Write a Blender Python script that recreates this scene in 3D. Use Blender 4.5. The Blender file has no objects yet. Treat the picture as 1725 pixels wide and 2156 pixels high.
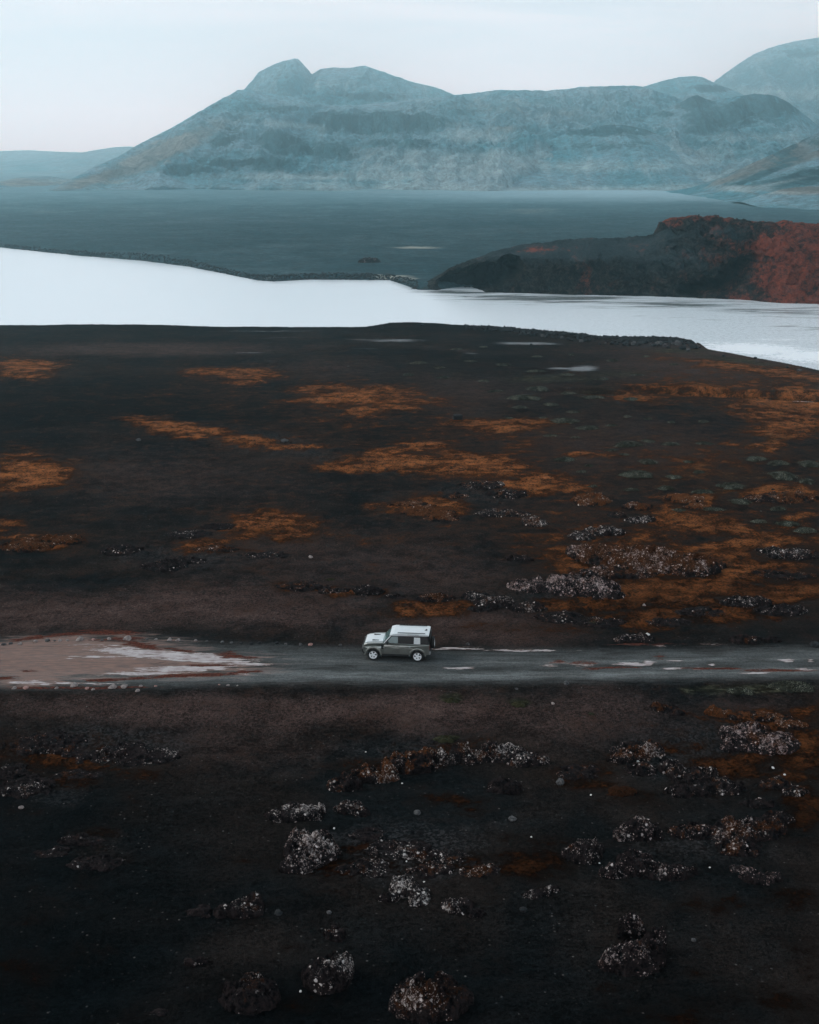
import bpy, bmesh, math, random
import numpy as np
from mathutils import Vector, Matrix

# ------------------------------------------------------------------ camera, world, sun, exposure
S = bpy.context.scene
COL = S.collection
H = 34.0                      # drone height over the road
PITCH = math.radians(16.5)
F, CX, CY = 2521.3, 862.5, 1078.0      # focal length and centre for a 1725 x 2156 picture
cP, sP = math.cos(PITCH), math.sin(PITCH)
cd = bpy.data.cameras.new('camera'); cam = bpy.data.objects.new('camera', cd); COL.objects.link(cam)
cam.location = (0, 0, H); cam.rotation_euler = (math.pi/2 - PITCH, 0, 0)
cd.sensor_fit = 'VERTICAL'; cd.sensor_height = 24.0; cd.lens = 24.0*F/2156.0
cd.clip_start = 0.5; cd.clip_end = 40000
S.camera = cam
S.view_settings.view_transform = 'Standard'; S.view_settings.look = 'None'
S.view_settings.exposure = 0.0; S.view_settings.gamma = 1.0
S.render.engine = 'CYCLES'
S.cycles.max_bounces = 6; S.cycles.volume_bounces = 2; S.cycles.use_denoising = True; S.cycles.denoising_prefilter = 'ACCURATE'; S.cycles.sample_clamp_indirect = 4.0; S.cycles.adaptive_threshold = 0.004; S.cycles.transparent_max_bounces = 8
SUN_EL, SUN_AZ = 36.0, -72.0   # elevation; azimuth from +Y towards +X

class NT:
    """small helper for writing node trees"""
    def __init__(s, tree): s.t = tree; s.n = tree.nodes; s.l = tree.links
    def put(s, sock, v):
        if isinstance(v, bpy.types.NodeSocket): s.l.new(v, sock)
        elif isinstance(v, (tuple, list)) and sock.type == 'RGBA' and len(v) == 3: sock.default_value = (*v, 1)
        else: sock.default_value = v
    def math(s, op, a, b=0.0, c=None, clamp=False):
        n = s.n.new('ShaderNodeMath'); n.operation = op; n.use_clamp = clamp
        s.put(n.inputs[0], a); s.put(n.inputs[1], b)
        if c is not None: s.put(n.inputs[2], c)
        return n.outputs[0]
    def add(s, a, b): return s.math('ADD', a, b)
    def mul(s, a, b): return s.math('MULTIPLY', a, b)
    def step(s, x, lo, hi, a=0.0, b=1.0):
        n = s.n.new('ShaderNodeMapRange'); n.interpolation_type = 'SMOOTHSTEP'
        s.put(n.inputs['Value'], x)
        n.inputs['From Min'].default_value = lo; n.inputs['From Max'].default_value = hi
        n.inputs['To Min'].default_value = a; n.inputs['To Max'].default_value = b
        return n.outputs['Result']
    def mix(s, f, a, b, mode='MIX'):
        n = s.n.new('ShaderNodeMix'); n.data_type = 'RGBA'; n.blend_type = mode
        s.put(n.inputs[0], f); s.put(n.inputs[6], a); s.put(n.inputs[7], b)
        return n.outputs[2]
    def scalecol(s, col, f):
        n = s.n.new('ShaderNodeVectorMath'); n.operation = 'SCALE'
        s.put(n.inputs[0], col); s.put(n.inputs['Scale'], f); return n.outputs[0]
    def map(s, vec, scale=(1, 1, 1), loc=(0, 0, 0)):
        n = s.n.new('ShaderNodeMapping'); s.put(n.inputs[0], vec)
        n.inputs['Scale'].default_value = scale; n.inputs['Location'].default_value = loc
        return n.outputs[0]
    def noise(s, vec, scale, detail=3.0, rough=0.55, dist=0.0):
        n = s.n.new('ShaderNodeTexNoise'); s.put(n.inputs['Vector'], vec)
        n.inputs['Scale'].default_value = scale; n.inputs['Detail'].default_value = detail
        n.inputs['Roughness'].default_value = rough; n.inputs['Distortion'].default_value = dist
        return n.outputs[0]
    def vor(s, vec, scale, feat='F1', out='Distance', rnd=1.0):
        n = s.n.new('ShaderNodeTexVoronoi'); n.feature = feat; s.put(n.inputs['Vector'], vec)
        n.inputs['Scale'].default_value = scale; n.inputs['Randomness'].default_value = rnd
        return n.outputs[out]
    def attr(s, name):
        n = s.n.new('ShaderNodeAttribute'); n.attribute_name = name
        return n
    def sep(s, c):
        n = s.n.new('ShaderNodeSeparateColor'); s.put(n.inputs[0], c); return n.outputs
    def bump(s, h, strength, dist, normal=None):
        n = s.n.new('ShaderNodeBump'); s.put(n.inputs['Height'], h)
        n.inputs['Strength'].default_value = strength; n.inputs['Distance'].default_value = dist
        if normal is not None: s.put(n.inputs['Normal'], normal)
        return n.outputs[0]

# world: overcast, broken by a little of the blue sky
W = bpy.data.worlds.new('World'); S.world = W; W.use_nodes = True
w = NT(W.node_tree); w.n.clear()
wo = w.n.new('ShaderNodeOutputWorld'); bg = w.n.new('ShaderNodeBackground'); w.l.new(bg.outputs[0], wo.inputs[0])
sky = w.n.new('ShaderNodeTexSky'); sky.sky_type = 'NISHITA'; sky.sun_disc = False
sky.sun_elevation = math.radians(SUN_EL); sky.sun_rotation = math.radians(SUN_AZ); sky.dust_density = 3.0
tc = w.n.new('ShaderNodeTexCoord')
cl = w.noise(w.map(tc.outputs['Generated'], (1.3, 1.3, 11.0), (0.4, 0.0, 0.35)), 2.2, 6, 0.55, 0.4)
cl2 = w.noise(w.map(tc.outputs['Generated'], (1, 1, 5.0), (3.0, 1.0, 0.0)), 1.4, 4, 0.5, 0.2)
cm = w.step(w.add(w.mul(cl, 0.6), w.mul(cl2, 0.45)), 0.42, 0.62)
ccol = w.mix(cm, (8.7, 9.35, 10.2), (12.0, 11.6, 12.1))
xyz = w.n.new('ShaderNodeSeparateXYZ'); w.l.new(tc.outputs['Generated'], xyz.inputs[0])
warm = w.step(xyz.outputs[2], 0.0, 0.14, 1.0, 0.0)
ccol = w.mix(w.mul(warm, 0.85), ccol, (16.6, 16.3, 17.2))
back = w.step(xyz.outputs[1], -0.55, 0.45, 1.05, 1.0)       # a slightly brighter sky behind the camera
ccol = w.scalecol(ccol, back)
up = w.step(xyz.outputs[2], 0.12, 0.75, 1.0, 0.50)          # the deck is darker overhead
ccol = w.scalecol(ccol, up)
ccol = w.mix(w.step(xyz.outputs[2], 0.2, 0.8), ccol, w.mix(1.0, ccol, (0.80, 1.0, 1.08), 'MULTIPLY'))
w.put(bg.inputs[0], w.mix(0.95, sky.outputs[0], ccol)); bg.inputs[1].default_value = 0.1
sd = bpy.data.lights.new('sun', 'SUN'); so = bpy.data.objects.new('sun', sd); COL.objects.link(so)
sd.energy = 1.4; sd.angle = math.radians(18); sd.color = (1.0, 0.96, 0.9)
_el, _az = math.radians(SUN_EL), math.radians(SUN_AZ)
sun_dir = Vector((math.sin(_az)*math.cos(_el), math.cos(_az)*math.cos(_el), math.sin(_el)))
so.rotation_euler = sun_dir.to_track_quat('Z', 'Y').to_euler(); so.location = (0, 0, 60)

# ------------------------------------------------------------------ helpers
rng = np.random.default_rng(7); R = random.Random(11)

def uv_of(X, Y, Z=0.0):
    dz = Z - H
    dep = Y*cP - dz*sP
    dep = np.maximum(dep, 0.5)
    return CX + F*X/dep, CY - F*(Y*sP + dz*cP)/dep
def ground_pt(u, v, z=0.0):
    """the point at height z that the camera sees at picture position u, v"""
    a = (CY - v)/F
    ry, rz = cP + a*sP, -sP + a*cP
    t = (z - H)/rz
    return (u - CX)/F*t, ry*t
def at_y(u, v, Y):
    a = (CY - v)/F
    t = Y/(cP + a*sP)
    return (u - CX)/F*t, H + (-sP + a*cP)*t
def depth_at(X, Y, Z=0.0): return Y*cP - (Z-H)*sP

def _hash(ix, iy, seed):
    n = (ix.astype(np.int64)*374761393 + iy.astype(np.int64)*668265263 + seed*1274126177) & 0xffffffff
    n = ((n ^ (n >> 13))*1274126177) & 0xffffffff
    return n ^ (n >> 16)
def perlin(x, y, seed=0):
    x0 = np.floor(x); y0 = np.floor(y); fx = x - x0; fy = y - y0
    u = fx*fx*fx*(fx*(fx*6-15)+10); v = fy*fy*fy*(fy*(fy*6-15)+10)
    def g(ix, iy, dx, dy):
        a = _hash(ix, iy, seed).astype(np.float64)*(2*math.pi/4294967296.0)
        return np.cos(a)*dx + np.sin(a)*dy
    n00 = g(x0, y0, fx, fy); n10 = g(x0+1, y0, fx-1, fy); n01 = g(x0, y0+1, fx, fy-1); n11 = g(x0+1, y0+1, fx-1, fy-1)
    a = n00 + u*(n10-n00); b = n01 + u*(n11-n01)
    return (a + v*(b-a))*1.4
def fbm(x, y, oct=4, seed=0, gain=0.5):
    s = 0; a = 1.0; t = 0
    for o in range(oct):
        s = s + a*perlin(x*2**o + 17.3*o, y*2**o - 9.1*o, seed+o); t += a; a *= gain
    return s/t
def ridged(x, y, oct=4, seed=0, gain=0.55):
    s = 0; a = 1.0; t = 0
    for o in range(oct):
        s = s + a*(1 - np.abs(perlin(x*2**o + 5.3*o, y*2**o + 3.1*o, seed+o))*2); t += a; a *= gain
    return s/t
def worley(x, y, seed=0):
    """distance to the nearest jittered point and that cell's random value"""
    x0 = np.floor(x); y0 = np.floor(y); best = np.full(x.shape, 9.0); idv = np.zeros(x.shape)
    for i in (-1, 0, 1):
        for j in (-1, 0, 1):
            h = _hash(x0+i, y0+j, seed)
            px = x0+i + (h & 0xffff)/65536.0; py = y0+j + ((h >> 16) & 0xffff)/65536.0
            d = (px-x)**2 + (py-y)**2
            m = d < best; best = np.where(m, d, best)
            idv = np.where(m, ((h*7919) & 0xffff)/65536.0, idv)
    return np.sqrt(best), idv
def sstep(a, b, x):
    t = np.clip((x-a)/(b-a), 0, 1); return t*t*(3-2*t)
def interp(x, pts):
    p = np.array(pts, float); return np.interp(x, p[:, 0], p[:, 1])

def grid_mesh(name, X, Y, Z, mat, attrs=None, keep=None, smooth=True, parent=None):
    ny, nx = X.shape
    co = np.stack([X, Y, Z], -1).reshape(-1, 3).astype(np.float32)
    i = np.arange((ny-1)*(nx-1)); r = i//(nx-1); c = i % (nx-1); a = r*nx + c
    q = np.stack([a, a+1, a+nx+1, a+nx], -1)
    if keep is not None:
        kv = keep.reshape(-1); q = q[kv[q].any(axis=1)]
        used = np.zeros(len(co), bool); used[q.reshape(-1)] = True
        remap = np.cumsum(used)-1; co = co[used]; q = remap[q]
        if attrs: attrs = {k: v.reshape(-1, v.shape[-1])[used] for k, v in attrs.items()}
    me = bpy.data.meshes.new(name); me.vertices.add(len(co)); me.vertices.foreach_set('co', co.reshape(-1))
    me.loops.add(q.size); me.loops.foreach_set('vertex_index', q.reshape(-1).astype(np.int32))
    me.polygons.add(len(q)); me.polygons.foreach_set('loop_start', np.arange(0, q.size, 4, dtype=np.int32))
    me.polygons.foreach_set('use_smooth', np.full(len(q), smooth))
    me.update(calc_edges=True)
    for k, v in (attrs or {}).items():
        at = me.color_attributes.new(k, 'FLOAT_COLOR', 'POINT')
        at.data.foreach_set('color', v.reshape(-1).astype(np.float32))
    me.materials.append(mat)
    o = bpy.data.objects.new(name, me); COL.objects.link(o); o.parent = parent
    return o
def pyobj(name, verts, faces, mat, smooth=False, parent=None):
    me = bpy.data.meshes.new(name); me.from_pydata([tuple(v) for v in verts], [], faces); me.update()
    if smooth: me.polygons.foreach_set('use_smooth', [True]*len(me.polygons))
    if mat: me.materials.append(mat)
    o = bpy.data.objects.new(name, me); COL.objects.link(o); o.parent = parent; return o
def bmobj(name, bm, mat, parent=None, smooth=False):
    bmesh.ops.recalc_face_normals(bm, faces=bm.faces)
    me = bpy.data.meshes.new(name); bm.to_mesh(me); bm.free()
    if smooth: me.polygons.foreach_set('use_smooth', [True]*len(me.polygons))
    me.materials.append(mat)
    o = bpy.data.objects.new(name, me); COL.objects.link(o); o.parent = parent; return o
def tag(o, label, cat, group=None):
    o['label'] = label; o['category'] = cat
    if group: o['group'] = group
    return o
def struct(o): o['kind'] = 'structure'; return o
def stuff(o, label, cat):
    o['kind'] = 'stuff'; o['label'] = label; o['category'] = cat; return o

def new_mat(name):
    m = bpy.data.materials.new(name); m.use_nodes = True
    k = NT(m.node_tree); b = m.node_tree.nodes['Principled BSDF']
    g = k.n.new('ShaderNodeNewGeometry')
    return m, k, b, g.outputs['Position']
def simple(name, col, rough=0.6, metal=0.0, spec=0.5, var=0.0, scale=8.0, coat=0.0):
    m, k, b, pos = new_mat(name)
    tcn = k.n.new('ShaderNodeTexCoord')
    if var > 0:
        n = k.noise(tcn.outputs['Object'], scale, 4, 0.6)
        k.put(b.inputs['Base Color'], k.mix(n, tuple(c*(1-var) for c in col), tuple(min(1, c*(1+var)) for c in col)))
    else: k.put(b.inputs['Base Color'], col)
    b.inputs['Roughness'].default_value = rough; b.inputs['Metallic'].default_value = metal
    b.inputs['Specular IOR Level'].default_value = spec; b.inputs['Coat Weight'].default_value = coat
    return m

# ------------------------------------------------------------------ where things lie, measured in the picture and cast on the ground
NEAR_BANK = [(-900,690),(0,688),(300,687),(530,691),(700,693),(758,694),(815,687),(822,685),(890,686),(1010,690),(1130,701),(1275,714),(1400,719),(1445,722),(1462,728),(1470,738),(1540,750),(1640,768),(1725,788),(1900,820),(2600,930)]
FAR_BANK = [(-900,480),(-300,505),(0,521),(150,537),(300,549),(400,562),(470,576),(540,590),(575,593),(650,589),(820,590),(845,598),(880,610),(1000,616),(1200,621),(1400,625),(1560,628),(1725,640),(2000,650),(2600,660)]
WATER = -1.0
def bank_curve(pts):
    P = []
    for (u0, v0), (u1, v1) in zip(pts, pts[1:]):
        for t in np.linspace(0, 1, 12, endpoint=False):
            P.append(ground_pt(u0+(u1-u0)*t, v0+(v1-v0)*t, WATER))
    P = np.array(P); P = P[np.argsort(P[:, 0])]
    return P
_nb, _fb = bank_curve(NEAR_BANK), bank_curve(FAR_BANK)
def near_bank(X): return np.interp(X, _nb[:, 0], _nb[:, 1])
def far_bank(X): return np.interp(X, _fb[:, 0], _fb[:, 1])

ROAD_FAR = [(-900,1348),(0,1342),(100,1334),(250,1332),(330,1337),(450,1351),(600,1356),(760,1362),(900,1368),(1200,1365),(1500,1362),(1725,1357),(2600,1345)]
ROAD_NEAR = [(-900,1452),(0,1452),(300,1452),(420,1446),(550,1441),(900,1441),(1300,1437),(1725,1429),(2600,1415)]
_rf = np.array([ground_pt(u, v) for u, v in ROAD_FAR]); _rn = np.array([ground_pt(u, v) for u, v in ROAD_NEAR])
def road_d(X, Y):
    """signed distance into the road (m), positive inside"""
    return np.minimum(np.interp(X, _rf[:, 0], _rf[:, 1]) - Y, Y - np.interp(X, _rn[:, 0], _rn[:, 1]))

def blobs(u, v, L):
    m = np.zeros(np.shape(u))
    for b in L:
        x, y, rx, ry = b[:4]; s = b[4] if len(b) > 4 else 1.0; a = b[5] if len(b) > 5 else 0.0
        du, dv = u-x, v-y
        dv = dv - a*du
        r2 = (du/rx)**2 + (dv/ry)**2
        m = np.maximum(m, s*np.exp(-0.75*r2))
    return m
MOSS = [(55,775,75,17,1),(480,788,100,14,.9),(540,800,60,8,.7),(700,835,90,24,1),(800,842,120,24,.95,.03),(760,868,60,18,.95),
 (1040,897,95,19,1),(1130,893,40,12,.8),(300,888,60,9,.75,.1),(400,908,80,13,.95,.18),(520,930,90,13,.95,.14),(610,945,70,8,.95),
 (60,1000,80,34,1.15),(890,937,52,7,1),(870,972,140,22,1.1),(780,985,110,14,1),(1000,985,110,26,1.1),(1110,1022,90,24,1),(1200,1030,60,16,.7),
 (900,1072,72,22,.9,.05),(560,1108,90,24,.95),(620,1130,70,20,.9),(440,1150,70,18,.8),(480,1165,50,10,.8),(100,1143,90,17,1),(20,1108,40,9,.8),
 (1250,963,55,8,.9),(1545,930,40,8,.6),(1450,1052,55,14,1),(1500,1110,110,26,1,.25),(1420,1100,60,20,.8),(1340,1180,190,36,1.05),(1560,1160,110,26,.9),
 (1500,1200,220,30,.9),(1380,1250,180,32,.95),(1600,1250,170,30,.9),(1450,1300,230,22,.85),(1200,1290,90,20,.7),(1650,1048,90,20,.95),(1700,1100,60,15,.7),
 (1650,850,130,34,1.1),(1500,828,180,16,.95,.03),(1560,775,160,12,.9,.12),(1690,800,90,10,.9,.1),(1660,900,90,30,.95),(1620,945,50,14,1),(1350,840,80,12,.7),
 (910,1290,70,22,.9),(650,1238,70,9,.9,.05),(760,1245,60,9,.8),(250,1335,0.1,0.1,0),
 (90,1560,130,26,.75),(330,1600,80,14,.5),(140,1620,90,20,.6),(190,1735,50,12,.5),(870,1570,120,18,.8,-.12),(940,1655,60,14,.45),(1010,1690,70,14,.4),
 (1680,1570,110,60,.85),(1560,1585,120,22,.8),(1430,1555,60,18,.6),(1700,1660,60,60,.7),(1620,1500,110,14,.9),(1480,1620,110,16,.5),(1230,1600,60,24,.6),
 (1130,1790,80,46,.6),(1100,1750,60,20,.5),(850,1790,200,24,.55),(760,1750,100,16,.5),(1330,1640,60,16,.5),(1520,1870,160,16,.3),(1560,2080,230,50,.42),(1450,2130,200,30,.42),(1700,1850,70,30,.5),
 (30,2090,60,80,.3),(1690,1980,60,60,.4),(1500,980,260,60,.42),(1300,1120,300,60,.45),(1600,820,240,50,.5),(1000,940,300,60,.38),(700,900,200,50,.3),(1650,1150,160,80,.5),(1150,1330,160,16,.4),(450,830,200,30,.25)]
BROWN = [(350,1010,420,90,.55),(700,1180,480,100,.62),(200,1290,420,46,1.1),(500,1280,320,50,1.1),(1000,1330,250,40,1),(900,1210,240,70,.65),(1300,940,350,90,.6),(1000,830,260,60,.6),(300,738,340,16,.9),
 (500,1540,280,80,.6),(800,1490,500,40,1),(300,1480,400,30,1),(1250,1500,220,60,.8),(1600,1480,200,30,.6),(600,1680,220,90,.25),(1500,760,300,60,.9),(700,780,200,30,.6),(1200,1080,300,80,.45)]
GREEN = [(1150,800,150,14,.7),(1300,790,120,10,.7),(1450,700,0.1,.1,0),(1550,760,150,8,.8,.13),(1600,1448,150,12,.72),(1480,1452,60,12,.8),(950,1466,28,9,1),(1095,1473,30,9,1),
 (1430,740,110,7,.8),(630,1490,40,14,.5),(1260,822,60,10,.6),(960,712,150,4,.3),(1620,925,90,14,.5),(1320,1000,100,16,.4),(1400,1020,140,30,.4),(540,1497,40,10,.3),(1540,1570,40,10,.5),(1000,790,300,26,.42),(1250,900,300,70,.40),(1550,1010,220,60,.45),(900,760,200,16,.4)]
PALE = [(1110,725,75,3.6,1.1),(830,718,80,4,.85),(760,716,40,3,.6),(1000,707,150,2.4,.45),(990,747,45,7,.55,.15),(1225,778,40,6,1.1),(1180,777,40,3,.9),(560,698,160,2,.7),(590,712,140,3,.5),(250,700,180,2,.4),(420,728,200,3,.35),(760,735,70,3,.5),(520,745,60,2.5,.6)]
WHITE = [(330,1378,130,11,1.15,.10),(430,1385,130,10,1.1,.09),(520,1395,60,5,.95,.1),(400,1408,100,8,1.1,-.04),(300,1418,120,5,.9,-.05),(180,1385,60,5,.75),(470,1418,70,4,.9),(280,1366,36,8,.9),(200,1443,0.1,.1,0),(60,1437,80,5,.7),(150,1440,120,3,.6),
 (970,1407,30,2.4,.9),(1280,1400,0.1,.1,0),(1160,1402,22,2.2,.9),(1230,1399,30,4,1),(1340,1399,40,4,1.05),(1365,1397,15,6,1.1),(1175,1395,22,3,.8),(1420,1392,18,2,.8),(1420,1408,20,2.5,.9),(1470,1408,14,3,1),(1500,1400,8,3,.9),(1580,1392,0.1,.1,0),(1655,1391,16,3,.95),(1706,1391,10,3,.95),(1695,1411,30,3.5,.95),(1620,1413,30,3,.95),(1590,1417,40,2.2,.8),
 (1080,1370,110,2.5,.70),(960,1366,60,4,.6),(1340,1357,60,2,.66),(1400,1360,30,2,.55),(1500,1357,40,2,.4)]
MUD = [(150,1385,260,44,1.2),(380,1400,190,30,.95),(60,1435,120,12,.9),(40,1322,60,6,.6),(500,1410,90,12,.5)]
RED = [(130,1336,60,5,1.0,-.07),(60,1345,50,4,.9,-.12),(220,1331,70,6,1.05,.0),(250,1347,60,6,.9),(300,1360,45,8,1.1,.15),(370,1368,50,4,.9,.15),(500,1382,40,5,1,.12),(480,1378,26,7,1),(360,1424,120,4,1,-.05),(450,1420,60,5,1.15,-.03),(520,1415,40,3,1,-.03),(230,1432,80,3,.9,-.03),
 (10,1428,36,4,1),(180,1448,150,4,.9),(60,1412,25,4,.5),(1230,1397,30,6,.8),(1250,1409,30,4,.7),(1175,1393,24,5,.7),(1380,1400,0.1,.1,0),(1300,1405,60,2.5,.8),(1500,1408,70,2.6,.9),(1600,1412,70,3.4,.8),(1680,1412,70,3,.8),(1390,1385,20,8,.6),(1350,1357,90,3,.6),(430,1401,60,2.6,.9)]
ASH_VIGNETTE = [(100,1800,560,300,.8),(60,2050,520,260,1.0),(700,2080,700,160,.95),(1300,2100,700,120,.6),(300,1640,300,100,.5),(700,690,900,12,.9),(300,850,480,60,.75),(760,910,260,30,.8),(500,880,200,40,.7),(1100,760,400,16,.5),(1500,825,280,9,.9,.04),(150,960,180,20,.3),(900,1130,160,40,.3),(1150,1670,280,60,.35),(900,1900,400,60,.5)]  # black ash, plus vignette darkening painted into the bottom and lower left
RUB = [(560,935,240,34,.9,.16),(760,985,160,16,.9,.1),(200,1545,260,50,.9),(100,1640,160,50,.7),(380,1175,240,40,.8),(1000,1040,160,44,.8),(1300,1160,300,70,.7),(1200,1260,300,60,.8),(1600,1290,200,50,.7),(850,1760,260,90,.9),(900,1560,260,50,.8),(1500,1560,300,120,.8),(1450,1760,300,80,.7),(200,1750,180,60,.6),(300,760,300,30,.5),(550,765,80,12,.7),(1360,728,90,10,1),(700,880,0.1,.1,0),(490,1850,140,60,.5)]

def warp_uv(X, Y):
    a = 3.2*fbm(X/9, Y/9, 4, 201, .6) + .9*fbm(X/2, Y/2, 3, 203); b = 5.0*fbm(X/11, Y/11, 4, 205, .6) + 1.1*fbm(X/2, Y/2, 3, 207)
    k = np.clip(Y/120, .45, 1.6)
    return uv_of(X + a*k*1.3, Y + b*k)
def height(X, Y):
    X = np.asarray(X, float); Y = np.asarray(Y, float)
    u, v = uv_of(X, Y)
    h = 0.30*fbm(X/28, Y/28, 3, 3) + 0.10*fbm(X/5, Y/5, 3, 9) + 0.035*fbm(X/0.9, Y/0.9, 2, 21)
    rd = road_d(X, Y)
    away = sstep(0.6, -7.0, rd)                       # 0 on the road
    h = h*(0.02 + 0.98*away)
    nearside = (Y < 76)
    h = h - np.where(nearside, 0.9, -0.15)*sstep(0.3, -9.0, rd)*np.where(Y < 250, 1, 0)
    m = blobs(*warp_uv(X, Y), MOSS)*away
    m = sstep(0.35, 0.7, m + 0.25*fbm(X/1.1, Y/1.1, 3, 41))
    h = h + m*(0.07 + 0.09*np.abs(fbm(X/0.5, Y/0.5, 3, 42)))
    g = blobs(u, v, [(1250,826,120,6,.7,.03),(1500,829,180,8,1,.04),(1700,838,120,9,1,.04)])
    h = h - 1.5*sstep(.25, .8, g)
    rb = blobs(u, v, RUB)*away
    wd, wi = worley(X/0.55, Y/0.55, 5)
    h = h + sstep(.45, .8, rb + .3*fbm(X/4, Y/4, 2, 55))*0.22*np.clip(wi-.55, 0, 1)*sstep(.5, .2, wd)*2
    # river bed and banks
    dn = near_bank(X) - Y + 0.8*fbm(X/6, Y*0+1, 3, 61) + 0.3*fbm(X/1.2, Y*0+4, 2, 62)
    df = Y - far_bank(X) - 15*sstep(4, 18, X)*sstep(700, 600, Y)*np.where(X > 0, 1, 0) + 2.5*fbm(X/9, Y*0+2, 4, 63)
    land_n = h + 0.0
    land_f = 0.15 + 1.3*fbm(X/60, Y/60, 3, 71) + 0.4*fbm(X/9, Y/9, 3, 72) + 0.5*sstep(0, 3, df)*np.abs(fbm(X/2.2, Y/2.2, 2, 73))*sstep(16, 4, df)
    hn = WATER + (land_n - WATER)*sstep(0, 5, dn) + 0.7*np.exp(-((dn-3.0)/2.0)**2)*blobs(u, v, [(870,688,60,9,1),(1360,722,130,14,.5)])
    hf = WATER + (land_f - WATER)*sstep(0, 4, df)
    bed = WATER - 0.08 - 0.35*np.minimum(np.maximum(-dn, 0), np.maximum(-df, 0))
    out = np.where(dn > 0, hn, np.where(df > 0, hf, np.maximum(bed, WATER-3)))
    return out
def hz(x, y): return float(height(np.array([x]), np.array([y]))[0])

# ------------------------------------------------------------------ ground
def ground_material():
    m, k, b, pos = new_mat('ash_ground')
    A = k.sep(k.attr('ga').outputs['Color']); B = k.sep(k.attr('gb').outputs['Color']); C = k.sep(k.attr('gc').outputs['Color']); D = k.sep(k.attr('gd').outputs['Color'])
    n_big = k.noise(pos, 0.09, 4, 0.6, 0.5); n_mid = k.noise(pos, 0.8, 5, 0.65, 0.3); n_f = k.noise(pos, 5.0, 5, 0.7); n_vf = k.noise(pos, 17.0, 3, 0.75)
    str_p = k.map(pos, (0.16, 1.0, 1.0)); n_s = k.noise(str_p, 1.6, 6, 0.65, 0.6); n_s2 = k.noise(str_p, 5.5, 4, 0.65)
    far_n = k.noise(k.map(pos, (0.9, 1, 1)), 0.05, 10, 0.86, 0.6)
    # ash
    grain = k.add(k.add(k.mul(k.add(n_f, -0.5), 4.6), k.mul(k.add(n_vf, -0.5), 5.5)), k.add(k.mul(k.add(n_mid, -.5), 1.6), k.mul(k.add(k.noise(k.map(pos, (.45, 1, 1)), .35, 5, .7, .8), -.5), 2.2)))
    ash = k.mix(k.step(n_big, .35, .65), (0.0070, 0.0090, 0.0100), (0.0200, 0.0150, 0.0132))
    brn = k.step(k.add(A[2], k.mul(k.add(n_mid, -.5), 0.55)), 0.2, 1.1)
    ash = k.mix(brn, ash, (0.062, 0.039, 0.034))
    drk = k.step(k.add(D[0], k.mul(k.add(n_mid, -.5), 0.3)), 0.15, 1.05)
    ash = k.mix(k.mul(drk, 0.95), ash, (0.0022, 0.0040, 0.0050))  # black ash and the painted vignette darkness
    pale = k.mul(k.step(C[1], .1, .3), k.step(k.add(C[1], k.mul(k.add(n_s, -.5), 1.4)), 0.45, 0.95))
    # far plain
    n_low0 = k.noise(k.map(pos, (.8, 1, 1)), .12, 6, .75, .4)
    sy = k.n.new('ShaderNodeSeparateXYZ'); k.l.new(pos, sy.inputs[0]); yy = sy.outputs[1]
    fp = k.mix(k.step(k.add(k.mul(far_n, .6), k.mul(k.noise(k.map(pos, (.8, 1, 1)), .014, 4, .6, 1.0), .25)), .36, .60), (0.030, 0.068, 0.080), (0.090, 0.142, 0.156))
    fp = k.scalecol(fp, k.step(k.mul(yy, .001), .45, 1.3, .85, 2.6))  # lighter with distance: haze painted into the plain's colour
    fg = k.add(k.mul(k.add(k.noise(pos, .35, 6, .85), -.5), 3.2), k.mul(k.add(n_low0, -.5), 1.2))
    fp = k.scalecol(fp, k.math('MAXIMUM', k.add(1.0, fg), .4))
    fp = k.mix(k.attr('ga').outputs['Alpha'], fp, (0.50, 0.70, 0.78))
    fsp = k.step(k.noise(k.map(pos, (0.35, 1, 1)), 0.35, 5, 0.8), .60, .70)
    fp = k.mix(k.mul(fsp, 0.35), fp, (0.20, 0.24, 0.22))
    fpl = k.step(k.add(D[1], k.mul(k.add(k.noise(k.map(pos, (0.3, 1, 1)), 0.3, 6, 0.75), -.5), 1.3)), 0.45, 0.85)
    fp = k.mix(fpl, fp, (0.30, 0.31, 0.27))
    ash = k.scalecol(ash, .85)
    base = k.mix(C[2], ash, fp)
    base = k.scalecol(base, k.math('MAXIMUM', k.add(1.0, k.mul(grain, k.step(C[2], 0, 1, 1.0, .45))), 0.3))
    base = k.mix(k.mul(pale, 0.85), base, (0.24, 0.25, 0.26))
    # pebbles
    peb = k.vor(pos, 3.2); pebc = k.sep(k.vor(pos, 3.2, out='Color'))
    pm = k.mul(k.step(peb, 0.24, 0.10), k.step(pebc[0], 0.70, 0.74))
    rub = k.attr('gd').outputs['Alpha']
    pm = k.mul(pm, k.step(n_mid, .45, .62, .12, .75))
    base = k.mix(pm, base, k.mix(pebc[1], (0.05, 0.055, 0.06), (0.17, 0.155, 0.145)))
    rr = k.step(k.add(rub, k.mul(k.add(n_mid, -.5), 0.9)), .45, .85)
    rvd = k.vor(pos, 8.0); rvc = k.sep(k.vor(pos, 8.0, out='Color'))
    rubc = k.mix(k.step(rvc[0], .3, .95), (0.004, 0.005, 0.006), (0.062, 0.06, 0.062))
    rubc = k.mix(k.mul(k.step(rvd, .2, .05), k.step(rvc[1], .78, .86)), rubc, (0.30, 0.29, 0.28))
    base = k.mix(k.mul(rr, 0.5), base, rubc)
    # moss
    n_low = k.noise(k.map(pos, (0.6, 1, 1)), 0.30, 5, 0.65, 0.6)
    mn = k.add(k.add(k.mul(k.add(n_mid, -.5), 1.3), k.mul(k.add(n_f, -.5), 0.8)), k.mul(k.add(n_low, -.5), 1.5))
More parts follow.
